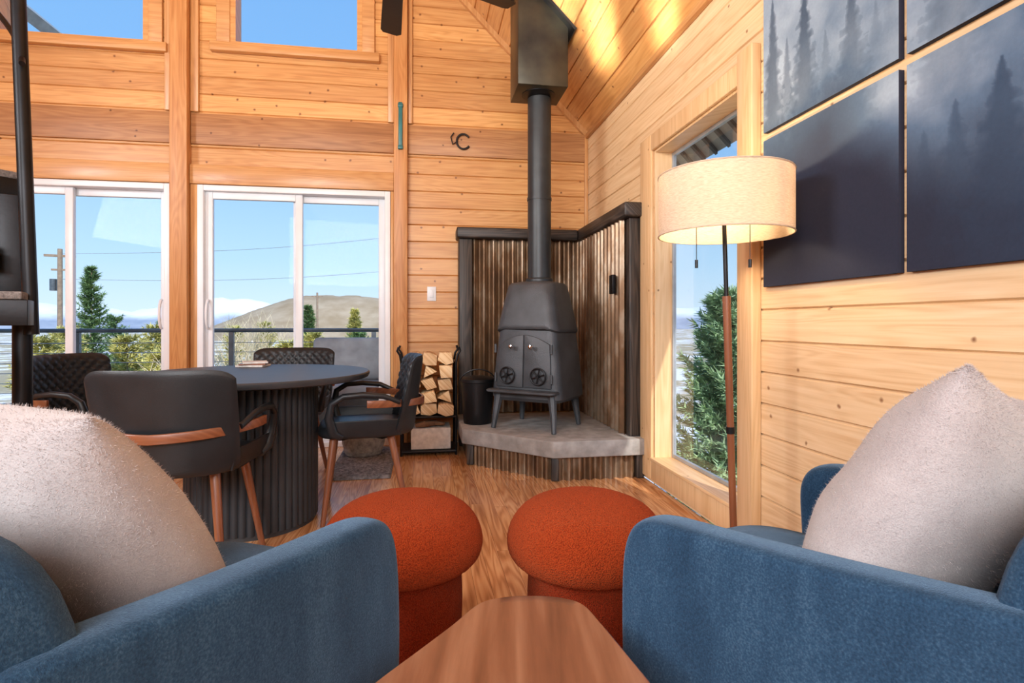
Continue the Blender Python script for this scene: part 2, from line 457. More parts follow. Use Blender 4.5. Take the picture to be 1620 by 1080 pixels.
tn = [0]
def trim(x0, x1, y0, y1, z0, z1, mat=TRIM, bev=.004):
    tn[0] += 1
    m = M().bb(x0, x1, y0, y1, z0, z1)
    return m.make('trim_%d' % tn[0], mat, bevel=bev, seg=2, kind='structure')
trim(-1.915, -1.79, BY-.09, BY, 0, 5.82, POST)
trim(-1.975, -1.917, BY-.03, BY-.001, 2.65, 5.70, TRIM)
trim(-1.788, -1.73, BY-.03, BY-.001, 2.65, 5.70, TRIM)
trim(-.235, -.125, BY-.09, BY, 0, 4.16, POST)
trim(-.285, -.237, BY-.03, BY-.001, 2.65, 4.27, TRIM)
trim(-.123, -.085, BY-.03, BY-.001, 2.65, 4.14, TRIM)
trim(-3.56, -3.44, BY-.09, BY, 0, 4.18, POST)
trim(-3.44, -1.917, BY-.022, BY-.001, 2.40, 2.64, BAND)
trim(-1.788, -.237, BY-.022, BY-.001, 2.40, 2.64, BAND)
trim(-.123, 1.415, BY-.022, BY-.001, 2.40, 2.64, BAND)
trim(-5.1, -3.57, BY-.022, BY-.001, 2.40, 2.64, BAND)
trim(-3.44, -1.917, BY-.045, BY-.001, 2.085, 2.235, TRIM)
trim(-1.788, -.237, BY-.045, BY-.001, 2.085, 2.235, TRIM)
trim(-1.788, -1.737, BY-.03, BY-.001, 0, 2.084, TRIM)
trim(-.262, -.237, BY-.03, BY-.001, 0, 2.084, TRIM)
trim(-1.93, -1.916, BY-.03, BY-.001, 0, 2.084, TRIM)
trim(RX-.03, RX-.001, BY-.03, BY-.001, 1.8, EZ-.01, TRIM, .003)
m = M()
L = 4.5
c = Vector((RX, BY-.02, EZ))+Vector((-q, 0, q))*(L/2)+Vector((-q, 0, -q))*.02
m.box(c, (L, .035, .04), Matrix.Rotation(rad(45), 3, 'Y'))
m.make('trim_60', TRIM, kind='structure', smooth=False)
trim(RX-.03, RX-.001, SY, BY-.04, EZ-.05, EZ-.012, TRIM, .003)

def upper_window(n, u):
    x0, x1, z0, z1 = u
    e = thing('window_%d' % n, ((x0+x1)/2, BY, z0), 0, 'pine-framed upper picture window', 'window', kind='structure')
    w = (x1-x0)/2; H = z1-z0
    m = M()
    m.bb(-w-.1, -w+.0, -.03, -.001, -.02, H+.1); m.bb(w-.0, w+.1, -.03, -.001, -.02, H+.1)
    m.bb(-w-.1, w+.1, -.03, -.001, H, H+.1); m.bb(-w-.14, w+.14, -.06, -.001, -.07, -.0)
    m.make('casing', TRIM, e, bevel=.004, seg=2)
    m = M(); t = .04
    m.bb(-w-.001, -w+t, -.02, .12, 0, H); m.bb(w-t, w+.001, -.02, .12, 0, H); m.bb(-w+t, w-t, -.02, .12, 0, t*.6); m.bb(-w+t, w-t, -.02, .12, H-t, H)
    m.make('frame', TRIM, e, smooth=False)
    M().bb(-w+t, w-t, .08, .086, t*.6, H-t).make('glass', GLASS, e, smooth=False)
upper_window(1, U1); upper_window(2, U2)

e = thing('window_3', (RX, 0, 0), 0, 'tall picture window with pale pine casing', 'window', kind='structure')
m = M()
m.bb(-.022, -.001, 3.275, 3.45, .03, 2.17); m.bb(-.045, -.001, 2.165, 2.28, .03, 2.19)
m.bb(-.022, -.001, 2.28, 3.275, 2.07, 2.17); m.bb(-.022, -.001, 2.28, 3.275, .03, .15)
m.make('casing', TRIM_P, e, bevel=.004, seg=2)
m = M()
m.bb(0, .13, 3.262, 3.275, .15, 2.07); m.bb(0, .13, 2.28, 2.293, .15, 2.07); m.bb(0, .13, 2.293, 3.262, 2.057, 2.07)
m.make('jamb', TRIM_P, e, smooth=False)
M().bb(-.03, .13, 2.28, 3.275, .151, .168).make('sill', TRIM_P, e, bevel=.003)
m = M()
m.bb(.11, .13, 3.242, 3.262, .168, 2.057); m.bb(.11, .13, 2.293, 2.308, .168, 2.057); m.bb(.11, .13, 2.308, 3.242, 2.037, 2.057); m.bb(.11, .13, 2.308, 3.242, .168, .188)
m.make('frame', ALU, e, smooth=False)
M().bb(.117, .121, 2.308, 3.242, .188, 2.037).make('glass', GLASS, e, smooth=False)

def slider(n, d, hx):
    x0, x1, _, H = d; w = (x1-x0)/2
    e = thing('door_%d' % n, ((x0+x1)/2, BY, 0), 0, 'white vinyl sliding glass patio door', 'door', kind='structure')
    m = M()
    m.bb(-w, -w+.045, -.04, .10, 0, H); m.bb(w-.045, w, -.04, .10, 0, H); m.bb(-w+.045, w-.045, -.04, .10, H-.045, H); m.bb(-w+.045, w-.045, -.04, .10, 0, .04)
    m.make('door_frame', WHITE, e, bevel=.004, seg=2)
    for s, (a, b, y0) in enumerate(((-w+.045, .04, .0), (-.04, w-.045, .045))):
        m = M(); t = .055; y1 = y0+.04
        m.bb(a, a+t, y0, y1, .04, H-.045); m.bb(b-t, b, y0, y1, .04, H-.045)
        m.bb(a+t, b-t, y0, y1, H-.1, H-.045); m.bb(a+t, b-t, y0, y1, .04, .14)
        m.make('sash', WHITE, e, bevel=.004, seg=2)
        M().bb(a+t, b-t, y0+.017, y0+.023, .14, H-.1).make('glass', GLASS, e, smooth=False)
    m = M(); pts = []
    for i in range(13):
        a = math.pi*i/12
        pts.append((hx, -.01-.045*math.sin(a), 1.07-.11*math.cos(a)))
    m.tube(pts, .011, 8)
    m.make('handle', WHITE, e)
slider(1, D1, .665); slider(2, D2, -.665)

# ------------------------------------------------------------------ corrugated
def corr(path, z0, z1, amp=.019, pitch=.080, thick=.004):
    m = M(); path = [Vector((*p, 0)) for p in path]
    for a, b in zip(path, path[1:]):
        t = (b-a); L = t.length; t.normalize(); nrm = Vector((t.y, -t.x, 0))
        n = max(2, int(L/pitch*12)); vs = []
        for i in range(n+1):
            s = L*i/n; o = amp*math.sin(2*math.pi*s/pitch)
            p = a+t*s+nrm*o
            vs += [(p.x, p.y, z0), (p.x, p.y, z1)]
        fs = [(2*i, 2*i+2, 2*i+3, 2*i+1) for i in range(n)]
        m.add(vs, fs)
    return m

sur = thing('stove_surround', (.8, 4.5, .26), 0, 'rusted corrugated metal heat shield with dark timber frame', 'heat shield')
def loc_rel(m, o):
    m.v = [(x-o[0], y-o[1], z-o[2]) for x, y, z in m.v]; return m
O_ = (.8, 4.5, .26)
loc_rel(corr([(.40, 4.58), (1.31, 4.58)], .262, 1.70), O_).make('panel', CORR, sur, recalc=False)
loc_rel(corr([(1.32, 4.57), (1.32, 3.53)], .262, 1.70), O_).make('panel', CORR, sur, recalc=False)
for bx in ((.29, .40, 4.54, 4.698, 0.0, 1.69), (1.33, 1.418, 3.46, 3.53, .262, 1.69)):
    loc_rel(M().bb(*bx), O_).make('post', CHARWOOD, sur, bevel=.008, seg=2)
loc_rel(M().bb(.27, 1.28, 4.50, 4.698, 1.692, 1.78), O_).make('cap', CHARWOOD, sur, bevel=.012, seg=2)
loc_rel(M().bb(1.282, 1.418, 3.42, 4.698, 1.692, 1.785), O_).make('cap', CHARWOOD, sur, bevel=.012, seg=2)
loc_rel(M().bb(1.270, 1.295, 3.62, 3.69, 1.20, 1.33), O_).make('outlet_box', BLACKM, sur, bevel=.004)

hp = thing('hearth_platform', (.9, 4.1, 0), 0, 'raised concrete hearth on a corrugated metal skirt', 'hearth')
O_ = (.9, 4.1, 0)
poly = [(.27, 4.53), (.27, 3.91), (.80, 3.38), (1.415, 3.38), (1.415, 4.53)]
loc_rel(M().prism(poly, lambda a, b, d: (a, b, d), .155, .26), O_).make('slab', CONC, hp, bevel=.008, seg=2)
loc_rel(corr([(.33, 4.52), (.33, 3.95), (.83, 3.44), (1.41, 3.44)], .0, .154, .015, .07), O_).make('skirt', CORR, hp, recalc=False)
for x, y in ((.335, 3.935), (.83, 3.44), (1.385, 3.43)):
    loc_rel(M().box((x, y, .077), (.05, .045, .15), Matrix.Rotation(rad(-22 if x < 1 else 0), 3, 'Z')), O_).make('corner_block', CHARWOOD, hp, bevel=.006)

# ------------------------------------------------------------------ stove
st = thing('wood_stove', (.82, 3.93, .264), rad(-38.5), 'grey cast-iron wood stove with splayed legs and flue', 'stove')
def rrect(hw, hd, r, z, n=5, cy=0.0):
    pts = []
    for cx_, cy_, a0 in ((hw-r, hd-r, 0), (-hw+r, hd-r, 90), (-hw+r, -hd+r, 180), (hw-r, -hd+r, 270)):
        for i in range(n+1):
            a = rad(a0+90*i/n); pts.append((cx_+r*math.cos(a), cy_+cy+r*math.sin(a), z))
    return pts
m = M()
m.loft([rrect(.245, .20, .05, .195), rrect(.272, .222, .06, .22), rrect(.270, .222, .06, .27), rrect(.248, .212, .06, .50), rrect(.222, .203, .06, .70)])
m.make('firebox', IRON, st)
m = M(); rings = []
def arch(p, z, k):
    x = p[0]
    if p[1] < 0: return (p[0], p[1], z+k*(1-(x/.24)**2))
    return (p[0], p[1], z)
for hw, hd, z, k, r in ((.230, .215, .665, .055, .07), (.241, .225, .68, .055, .08), (.238, .222, .70, .05, .08), (.220, .207, .80, .015, .08), (.198, .187, .92, 0, .08), (.182, .17, 1.0, 0, .08), (.168, .155, 1.02, 0, .08), (.12, .12, 1.03, 0, .08)):
    rings.append([arch(p, z, k) for p in rrect(hw, hd, r, z, 6)])
m.loft(rings); m.make('hood', IRON, st, ang=50)
m = M(); m.loft([rrect(.255, .05, .03, .258, cy=-.245), rrect(.265, .055, .03, .264, cy=-.245), rrect(.265, .055, .03, .274, cy=-.245), rrect(.255, .048, .03, .280, cy=-.245)])
m.make('ash_shelf', IRON, st)
for sx in (-1, 1):
    poly = [(0.004, .295), (.212, .295), (.196, .59)]+[(.196-.192*i/8, .59+.065*math.sin(math.pi/2*i/8)) for i in range(1, 8)]+[(.004, .655)]
    def fn(a, b, d, sx=sx):
        y = -.223+(b-.30)/.4*.019
        return (sx*a, y-d, b)
    m = M(); m.prism(poly, fn, -.01, .010)
    m.make('stove_door', IRON, st, bevel=.004, seg=2)
    m = M(); cz = .575; yy = -.222+(cz-.3)/.4*.019
    cx_ = sx*.075
    m.cyl((cx_, yy-.01, cz), (cx_, yy-.05, cz), .006, .006, 10)
    o = len(m.v)
    m.lathe([(0, 0), (.013, .003), (.017, .012), (.013, .022), (0, .025)], n=14)
    m.v[o:] = [(x+cx_, yy-.045-z, y+cz) for x, y, z in m.v[o:]]
    m.make('door_knob', CHROME, st)
    m = M(); cx_, cz = sx*.120, .375; yy = -.218-.026
    m.tube([(cx_+.056*math.cos(2*math.pi*i/24), yy, cz+.056*math.sin(2*math.pi*i/24)) for i in range(24)], .006, 8, closed=True)
    for i in range(3):
        a = math.pi*i/3+.3
        m.tube([(cx_-.053*math.cos(a), yy, cz-.053*math.sin(a)), (cx_+.053*math.cos(a), yy, cz+.053*math.sin(a))], .005, 6)
    m.cyl((cx_, yy+.04, cz), (cx_, yy-.016, cz), .014, .012, 12)
    m.make('draft_wheel', BLACKM, st)
    for hz in (.36, .56):
        M().cyl((sx*.216, -.234, hz-.03), (sx*.216, -.234, hz+.03), .009, .009, 8).make('hinge', IRON, st)
for sx in (-1, 1):
    for sy in (-1, 1):
        m = M(); y1 = sy*.19 if sy > 0 else -.235
        m.tube([(sx*.205, sy*.16 if sy > 0 else -.20, .25), (sx*.222, (sy*.175 if sy > 0 else -.215), .12), (sx*.235, y1, .0)], [.034, .024, .017], 8)
        m.make('leg', IRON, st)
m = M(); m.lathe([(.10, 1.02), (.10, 1.05), (.09, 1.06), (.085, 1.06), (.085, 1.62), (.089, 1.62), (.089, 1.64), (.085, 1.64), (.085, 2.355)], (0, .02, 0), 32)
m.make('flue_pipe', PIPE, st)

fb = thing('flue_support_box', (.815, 3.90, 2.63), 0, 'black metal flue box hanging from sloped ceiling', 'flue box')
m = M()
x0, x1, y0, y1 = -.175, .175, -.17, .17
zt = lambda x: EZ+(RX-(.815+x))-2.63
m.add([(x0, y0, 0), (x1, y0, 0), (x1, y1, 0), (x0, y1, 0), (x0, y0, zt(x0)-.01), (x1, y0, zt(x1)-.01), (x1, y1, zt(x1)-.01), (x0, y1, zt(x0)-.01)],
      [(0, 3, 2, 1), (4, 5, 6, 7), (0, 1, 5, 4), (1, 2, 6, 5), (2, 3, 7, 6), (3, 0, 4, 7)])
m.make('box', FLUEBOX, fb, bevel=.004, seg=2)
m = M(); m.box((0, 0, zt(0)-.03), (.35*1.414+.12, .44, .02), Matrix.Rotation(rad(45), 3, 'Y'))
m.make('flange', BLACKM, fb)
m = M(); m.lathe([(.09, -.008), (.12, -.004), (.12, 0)], n=28); m.make('collar', BLACKM, fb)

# ------------------------------------------------------------------ bucket
bk = thing('ash_bucket', (.40, 4.12, .262), 0, 'black metal ash bucket with lid and bail handle', 'bucket')
M().lathe([(.0, 0), (.10, 0), (.103, .01), (.125, .30), (.130, .305), (.130, .315)], n=32).make('pail', BLACKM, bk)
M().lathe([(.133, .312), (.133, .328), (.11, .34), (.03, .35), (.0, .35)], n=32).make('lid', BLACKM, bk)
M().tube([(-.137*math.cos(math.pi*i/14), -.02-.03*math.sin(math.pi*i/14), .29+.11*math.sin(math.pi*i/14)) for i in range(15)], .005, 6).make('handle', BLACKM, bk)

# ------------------------------------------------------------------ log rack
lr = thing('firewood_rack', (.045, 4.40, 0), 0, 'black steel firewood rack with lower shelf', 'firewood rack')
for y in (-.15, .15):
    m = M()
    for sx in (-1, 1):
        m.tube([(sx*.205, y, .0), (sx*.205, y, .70), (sx*.215, y, .76), (sx*.235, y, .79), (sx*.225, y, .82)], .009, 8)
    m.tube([(-.205, y, .29), (.205, y, .29)], .009, 8); m.tube([(-.205, y, .03), (.205, y, .03)], .009, 8)
    m.make('side_frame', BLACKM, lr)
for sx in (-.205, .205):
    for z in (.03, .29, .7): M().tube([(sx, -.15, z), (sx, .15, z)], .008, 8).make('cross_rail', BLACKM, lr)
m = M(); m.bb(-.2, .2, -.15, .15, .02, .04); m.make('lower_shelf', BLACKM, lr)
m = M(); m.bb(-.195, .195, -.15, .15, .286, .296)
m.make('log_shelf', BLACKM, lr)
for r in range(5):
    for cI in range(3):
        xx = .045-.124+.124*cI
        zz = .346+r*.096
        ns = random.choice((3, 4, 5, 5, 6)); a0 = random.uniform(0, 6.28)
        poly = []
        for j in range(ns):
            a = a0+2*math.pi*j/ns+random.uniform(-.22, .22)
            rr = .074*random.uniform(.88, 1.0)
            poly.append((min(.0615, max(-.0615, rr*math.cos(a))), min(.0478, max(-.0478, rr*math.sin(a)))))
        m = M(); ye = random.uniform(-.03, .03)
        L = .16+random.uniform(-.02, .02)
        n = len(poly)
        vs = [(a, -L, b) for a, b in poly]+[(a*.95, L, b*.95) for a, b in poly]
        m.cur = 0; m.add(vs, [tuple(range(n))[::-1], tuple(range(n, 2*n))])
        for j in range(n):
            m.cur = 1 if j == 0 else 0
            m.f.append([j, (j+1) % n, n+(j+1) % n, n+j]); m.mi.append(m.cur)
        m.make('firewood_log', [LOGW, BARK], loc=(xx, 4.39+ye, zz), bevel=.004, seg=2,
               label='split firewood log with pale end grain on the rack', cat='firewood', group='split logs in the rack')
m = M(); m.bb(-.14, .16, -.13, .12, 0, .16)
m.make('storage_box', PAPER, loc=(.05, 4.4, .042), bevel=.006, label='white cardboard box on the lower rack shelf', cat='box')
m = M()
m.tube([(-.1, -.06, .0), (-.04, -.08, .012), (.04, -.02, .01), (.11, -.06, .006)], [.018, .026, .022, .012], 8, flat=1.6)
m.make('work_gloves', BARK, loc=(.05, 4.36, .222), label='brown leather work gloves on the box', cat='gloves')

# ------------------------------------------------------------------ wall items
e = thing('light_switch', (.072, BY, 1.245), 0, 'white rocker light switch plate on pine wall', 'light switch')
M().bb(-.037, .037, -.008, -.001, -.06, .06).make('plate', WHITE, e, bevel=.003)
M().bb(-.016, .016, -.013, -.007, -.032, .032).make('rocker', WHITE, e, bevel=.002)
m = M(); pts = []
for i in range(25):
    a = rad(35+290*i/24); pts.append((.056*math.cos(a)*1.0, 0, .062*math.sin(a)))
m.tube(pts, .009, 8, flat=1.0)
m.tube([(-.048, .0, .0), (-.09, -.01, -.03), (-.105, -.01, .03), (-.08, -.01, .065)], .006, 6)
m.make('horseshoe', RUSTM, loc=(.335, BY-.036, 2.52), label='dark iron horseshoe hook mounted on timber band', cat='horseshoe')
m = M(); m.bb(-.016, .016, -.022, 0, -.19, .19); m.bb(-.02, .02, -.026, 0, .15, .18); m.bb(-.02, .02, -.026, 0, -.19, -.16)
m.make('wall_thermometer', TEAL, loc=(-.18, BY-.092, 2.60), bevel=.004, label='slim teal wall gauge fixed on the post', cat='thermometer')

# ------------------------------------------------------------------ canvases
trees = [(2.06, 1.62, 2.32, .26, .75), (1.97, 1.66, 2.12, .18, .5), (1.87, 1.66, 2.27, .30, .85), (1.76, 1.72, 2.04, .15, .35), (1.64, 1.70, 2.13, .27, .75), (1.54, 1.80, 2.02, .12, .3),
         (1.48, 1.84, 2.1, .12, .3), (1.30, 1.72, 2.24, .26, .75), (1.20, 1.80, 2.2, .18, .45), (1.08, 1.80, 2.1, .18, .4),
         (1.155, 1.12, 1.66, .42, .75), (1.275, 1.20, 1.60, .26, .5), (1.03, 1.15, 1.72, .32, .6), (1.37, 1.30, 1.55, .18, .3), (.95, 1.2, 1.6, .2, .7), (.85, 1.2, 1.75, .2, .8)]
def sstep(a, b, x):
    t = max(0, min(1, (x-a)/(b-a))); return t*t*(3-2*t)
def art(y, z):
    n1 = noise.fractal(Vector((y*2.2, z*2.6, 1.3)), 1.0, 2.0, 4)
    n2 = noise.fractal(Vector((y*6+n1, z*7, 5.1)), 1.0, 2.0, 3)
    right = sstep(1.75, 1.25, y)
    thr = 1.60-.32*right-.05*sstep(1.9, 1.5, y)
    t = sstep(0, 1, (z-thr+.08*n1)/(.40+.06*right))
    mist = max(0, min(1, t*(.64-.08*right+.26*n1+.13*n2)+.02))
    dark = Vector((.021, .023, .040)); mid = Vector((.100, .155, .235)); lightc = Vector((.40, .49, .58))
    c = dark.lerp(mid, min(1, mist*2.2)) if mist < .4545 else mid.lerp(lightc, (mist-.4545)/.5455)
    for (ty, zb, zt_, w, dk) in trees:
        if z > zt_ or z < zb-.12: continue
        h = (zt_-z)/(zt_-zb)
        half = w*.5*min(1.1, h**.85)*(.75+.25*((h*10+ty*5) % 1))*(.85+.5*noise.noise(Vector((y*45, z*45, ty*9))))
        d = abs(y-ty)
        if d < half:
            soft = sstep(0, .6, (half-d)/max(half, 1e-4))
            fade = dk*max(0, min(1, 1.15-h*.9+0.3*n1))*(.4+.6*soft)
            c = c.lerp(Vector((.028, .050, .090)), max(0, min(1, fade)))
    return c
def canvas(y0, y1, z0, z1, label):
    m = M(); m.cols = []
    nx = int((y1-y0)/.0042); nz = int((z1-z0)/.0042)
    yc = (y0+y1)/2
    for i in range(nz+1):
        for j in range(nx+1):
            y = y0+(y1-y0)*j/nx; z = z0+(z1-z0)*i/nz
            m.v.append((-.0205, y-yc, z-z0)); m.cols.append(art(y, z))
    for i in range(nz):
        for j in range(nx):
            a = i*(nx+1)+j; m.f.append([a, a+nx+1, a+nx+2, a+1]); m.mi.append(0)
    m.bb(-.020, -.001, y0-yc, y1-yc, 0, z1-z0)
    m.cols += [Vector((.03, .032, .05))]*8
    m.make('canvas_print', ART, loc=(RX, yc, z0), recalc=False, smooth=False, label=label, cat='wall art', group='four-panel misty forest canvas set')
canvas(1.454, 2.12, 1.150, 1.755, 'dark navy canvas panel of shadowed misty forest')
canvas(1.454, 2.12, 1.788, 2.42, 'canvas panel of spruce tops in pale blue mist')
canvas(.745, 1.426, 1.150, 1.755, 'canvas panel of dark spruces below drifting mist')
canvas(.745, 1.426, 1.788, 2.42, 'canvas panel of pale mist and spruce silhouette')

# ------------------------------------------------------------------ floor lamp
fl = thing('floor_lamp', (1.15, 1.915, 0), 0, 'lit floor lamp with cream drum shade and walnut stem', 'floor lamp')
M().lathe([(0, 0), (.14, 0), (.14, .018), (.02, .028), (.0, .028)], n=40).make('base', BLACKM, fl)
tp = Vector((-.045, 0, 1.36))
def lp(z): return (tp.x*z/1.36, 0, z)
M().tube([lp(.025), lp(.60)], .013, 14).make('lower_stem', WALNUT2, fl)
M().tube([lp(.60), lp(1.10)], [.013, .015], 14).make('stem', WALNUT2, fl)
M().tube([lp(.59), lp(.615)], .016, 14).make('ferrule', BLACKM, fl)
M().tube([lp(1.09), lp(1.52)], .008, 12).make('upper_pole', BLACKM, fl)
m = M(); c = (-.045, 0, 0)
SR = .237
m.lathe([(SR, 1.325), (SR, 1.550)], c, 72, close=False); m.lathe([(SR-.003, 1.550), (SR-.003, 1.325)], c, 72, close=False)
m.make('lamp_shade', LINEN, fl, recalc=False)
m = M()
for z in (1.327, 1.548):
    m.tube([(c[0]+SR*math.cos(2*math.pi*i/48), SR*math.sin(2*math.pi*i/48), z) for i in range(48)], .003, 6, closed=True)
for k in range(3):
    a = 2*math.pi*k/3; m.tube([(c[0], 0, 1.50), (c[0]+(SR-.002)*math.cos(a), (SR-.002)*math.sin(a), 1.545)], .0025, 6)
m.make('shade_ring', LINEN, fl)
for k, (dx, dy) in enumerate(((-.10, .02), (.085, -.03))):
    m = M(); zb = 1.235
    m.tube([(c[0]+dx, dy, 1.42), (c[0]+dx, dy, zb)], .0015, 5); m.cyl((c[0]+dx, dy, zb), (c[0]+dx, dy, zb-.03), .006, .006, 8)
    m.make('pull_chain', BLACKM, fl)
bulbm, nt, b = newmat('warm_bulb')
b.inputs['Emission Color'].default_value = (1, .78, .5, 1); b.inputs['Emission Strength'].default_value = 6; b.inputs['Base Color'].default_value = (1, .9, .8, 1)
for dx in (-.06, .06):
    m = M(); m.lathe([(0, -.035), (.02, -.028), (.03, 0), (.024, .02), (.012, .04), (.012, .055)], (c[0]+dx, 0, 1.43), 20); m.make('bulb', bulbm, fl)
def pt_light(name, loc, e, col, r):
    l = bpy.data.lights.new(name, 'POINT'); l.energy = e; l.color = col; l.shadow_soft_size = r
    o = bpy.data.objects.new(name, l); o.location = loc; COL.objects.link(o); return o
pt_light('lamp_light', (1.105, 1.915, 1.47), 14, (1, .74, .46), .04)

# ------------------------------------------------------------------ dining table
dt = thing('dining_table', (-.85, 3.0, 0), 0, 'round black dining table on fluted drum pedestal', 'table')
M().lathe([(0, .715), (.54, .715), (.565, .722), (.572, .735), (.572, .745), (.566, .75), (0, .75)], n=96).make('tabletop', BLACKT, dt)
NF = 54
M().lathe([(.31, .02), (.31, .714)], n=NF*6, rf=lambda r, z, a: r-.011*(1-abs(math.sin(a*NF/2))**.6)).make('pedestal', BLACKF, dt, ang=80)
M().lathe([(.0, 0), (.30, 0), (.30, .02), (0, .02)], n=64).make('plinth', BLACKT, dt)
for i in range(3):
    m = M().box((0, 0, .005), (.15-.01*i, .13, .009))
    m.make('booklet', PAPER if i != 1 else WALNUT2, loc=(-.97+.004*i, 3.42, .7505+i*.0095), rot=(0, 0, rad(12*i-6)), label='thin booklet stacked on the dining table', cat='booklet', group='booklets on the table')

# ------------------------------------------------------------------ dining chair
def build_chair():
    e = thing('dining_chair', (0, 0, 0), 0, 'black leather dining chair with walnut band and splayed legs', 'chair', group='dining chairs around the table')
    m = M()
    def seatring(s, z):
        pts = []
        for i in range(40):
            a = 2*math.pi*i/40; ca, sa = math.cos(a), math.sin(a)
            p = 3.6
            x = .242*s*math.copysign(abs(ca)**(2/p), ca); y = .225*s*math.copysign(abs(sa)**(2/p), sa)
            pts.append((x, y+.02, z))
        return pts
    m.loft([seatring(.86, .422), seatring(.96, .427), seatring(1, .438), seatring(1, .455), seatring(.96, .472), seatring(.8, .480), seatring(.4, .482), seatring(.05, .482)])
    m.make('seat', LEATHER, e, ang=70)
    nu, nv = 64, 40
    def back(u, v, off):
        w = .268*(1-.05*(1-v)**2)
        z = .43+.40*v
        cr = (abs(u)**10)*.035*(v > .5)
        z -= cr*((v-.5)/.5)
        zl = (abs(u)**8)*.03*(v < .3)
        z += zl*(.3-v)/.3
        x = w*u
        y = -.245-.05*v+.10*u*u*(1-.25*v)
        return Vector((x, y+off, z))
    m = M()
    fr = []; bk_ = []
    for j in range(nv+1):
        for i in range(nu+1):
            u = -1+2*i/nu; v = j/nv
            edge = max(0, min(1, min((1-abs(u))/.08, v/.1, (1-v)/.1)))
            a = (u*.275+v*.41)*math.pi/.052; b_ = (u*.275-v*.41)*math.pi/.052
            qd = .010*min(abs(math.sin(a)), .6)*min(abs(math.sin(b_)), .6)/.36
            t = .016*math.sqrt(1-(1-edge)**2)
            fr.append(back(u, v, t*.9+qd*edge)); bk_.append(back(u, v, -t*.5))
    m.add(fr+bk_, [])
    K = (nu+1)*(nv+1)
    for j in range(nv):
        for i in range(nu):
            a = j*(nu+1)+i; m.f.append([a, a+1, a+nu+2, a+nu+1]); m.f.append([K+a, K+a+nu+1, K+a+nu+2, K+a+1]); m.mi += [0, 0]
    m.make('backrest', LEATHER, e, recalc=True, ang=80)
    m = M(); ring = []
    for i in range(33):
        u = -1+2*i/32; x = .298*math.sin(u*math.pi/2*.98)
        y = -.300+.31*(1-math.cos(u*math.pi/2*.98))
        zz = .585+.02*abs(u)
        nrm = Vector((math.sin(u*math.pi/2), -math.cos(u*math.pi/2), 0))
        p = Vector((x, y, zz)); hh_ = .018
        ring.append([p+nrm*.008+Vector((0, 0, hh_)), p+nrm*.008-Vector((0, 0, hh_)), p-nrm*.006-Vector((0, 0, hh_)), p-nrm*.006+Vector((0, 0, hh_))])
    m.loft(ring); m.make('wood_band', WALNUT2, e, bevel=.003, seg=2)
    for sx in (-1, 1):
        m = M()
        pts = [(sx*.262, -.16, .605), (sx*.283, -.08, .640), (sx*.288, .02, .650), (sx*.286, .11, .644), (sx*.280, .165, .61), (sx*.268, .178, .54), (sx*.25, .16, .46), (sx*.235, .12, .438)]
        m.tube(pts, [.012, .014, .015, .015, .017, .022, .027, .02], 12, flat=.9)
        m.make('arm', LEATHER, e)
        m = M(); m.add([(sx*.236, -.17, .435), (sx*.246, .15, .435), (sx*.266, .16, .52), (sx*.252, -.17, .52), (sx*.226, -.17, .435), (sx*.236, .15, .435), (sx*.256, .16, .52), (sx*.242, -.17, .52)],
              [(0, 1, 2, 3), (4, 7, 6, 5), (0, 4, 5, 1), (1, 5, 6, 2), (2, 6, 7, 3), (3, 7, 4, 0)])
        m.make('side_panel', LEATHER, e, bevel=.004)
        for sy in (-1, 1):
            M().tube([(sx*.15, sy*.14+.02, .422), (sx*.215, sy*.21+.0, 0)], [.020, .0125], 14).make('leg', WALNUT2, e)
    m = M(); m.box((0, .02, .411), (.34, .04, .02), Matrix.Rotation(rad(42), 3, 'Z')); m.box((0, .02, .411), (.34, .04, .018), Matrix.Rotation(rad(-42), 3, 'Z'))
    m.make('under_frame', BLACKM, e)
    return e
ch = build_chair()
ch.location = (-.94, 2.45, 0); ch.rotation_euler = (0, 0, rad(-4))
dup(ch, (-.30, 3.08, 0), rad(96))
dup(ch, (-.88, 3.80, 0), rad(178))
dup(ch, (-1.72, 3.33, 0), rad(-108))

# ------------------------------------------------------------------ rug, basket
m = M(); nx, ny = 40, 80
for j in range(ny+1):
    for i in range(nx+1):
        ed = min(i, nx-i, j, ny-j)
        m.v.append((-.205+.41*i/nx, -.44+.88*j/ny, .002 if ed == 0 else .014+random.uniform(0, .012)))
for j in range(ny):
    for i in range(nx): a = j*(nx+1)+i; m.f.append([a, a+1, a+nx+2, a+nx+1]); m.mi.append(0)
m.make('door_rug', RUG, loc=(-.41, 4.10, 0), label='grey shaggy rug in front of the patio door', cat='rug', recalc=False)
m = M(); m.lathe([(0, 0), (.13, 0), (.155, .08), (.16, .17), (.165, .19), (.15, .19), (.145, .03), (0, .03)], n=60, rf=lambda r, z, a: r*(1+.012*math.sin(a*30)*(1 if r > .1 else 0)))
m.make('woven_basket', BASKET, loc=(-.44, 4.30, .027), label='pale grey woven basket on the rug', cat='basket')

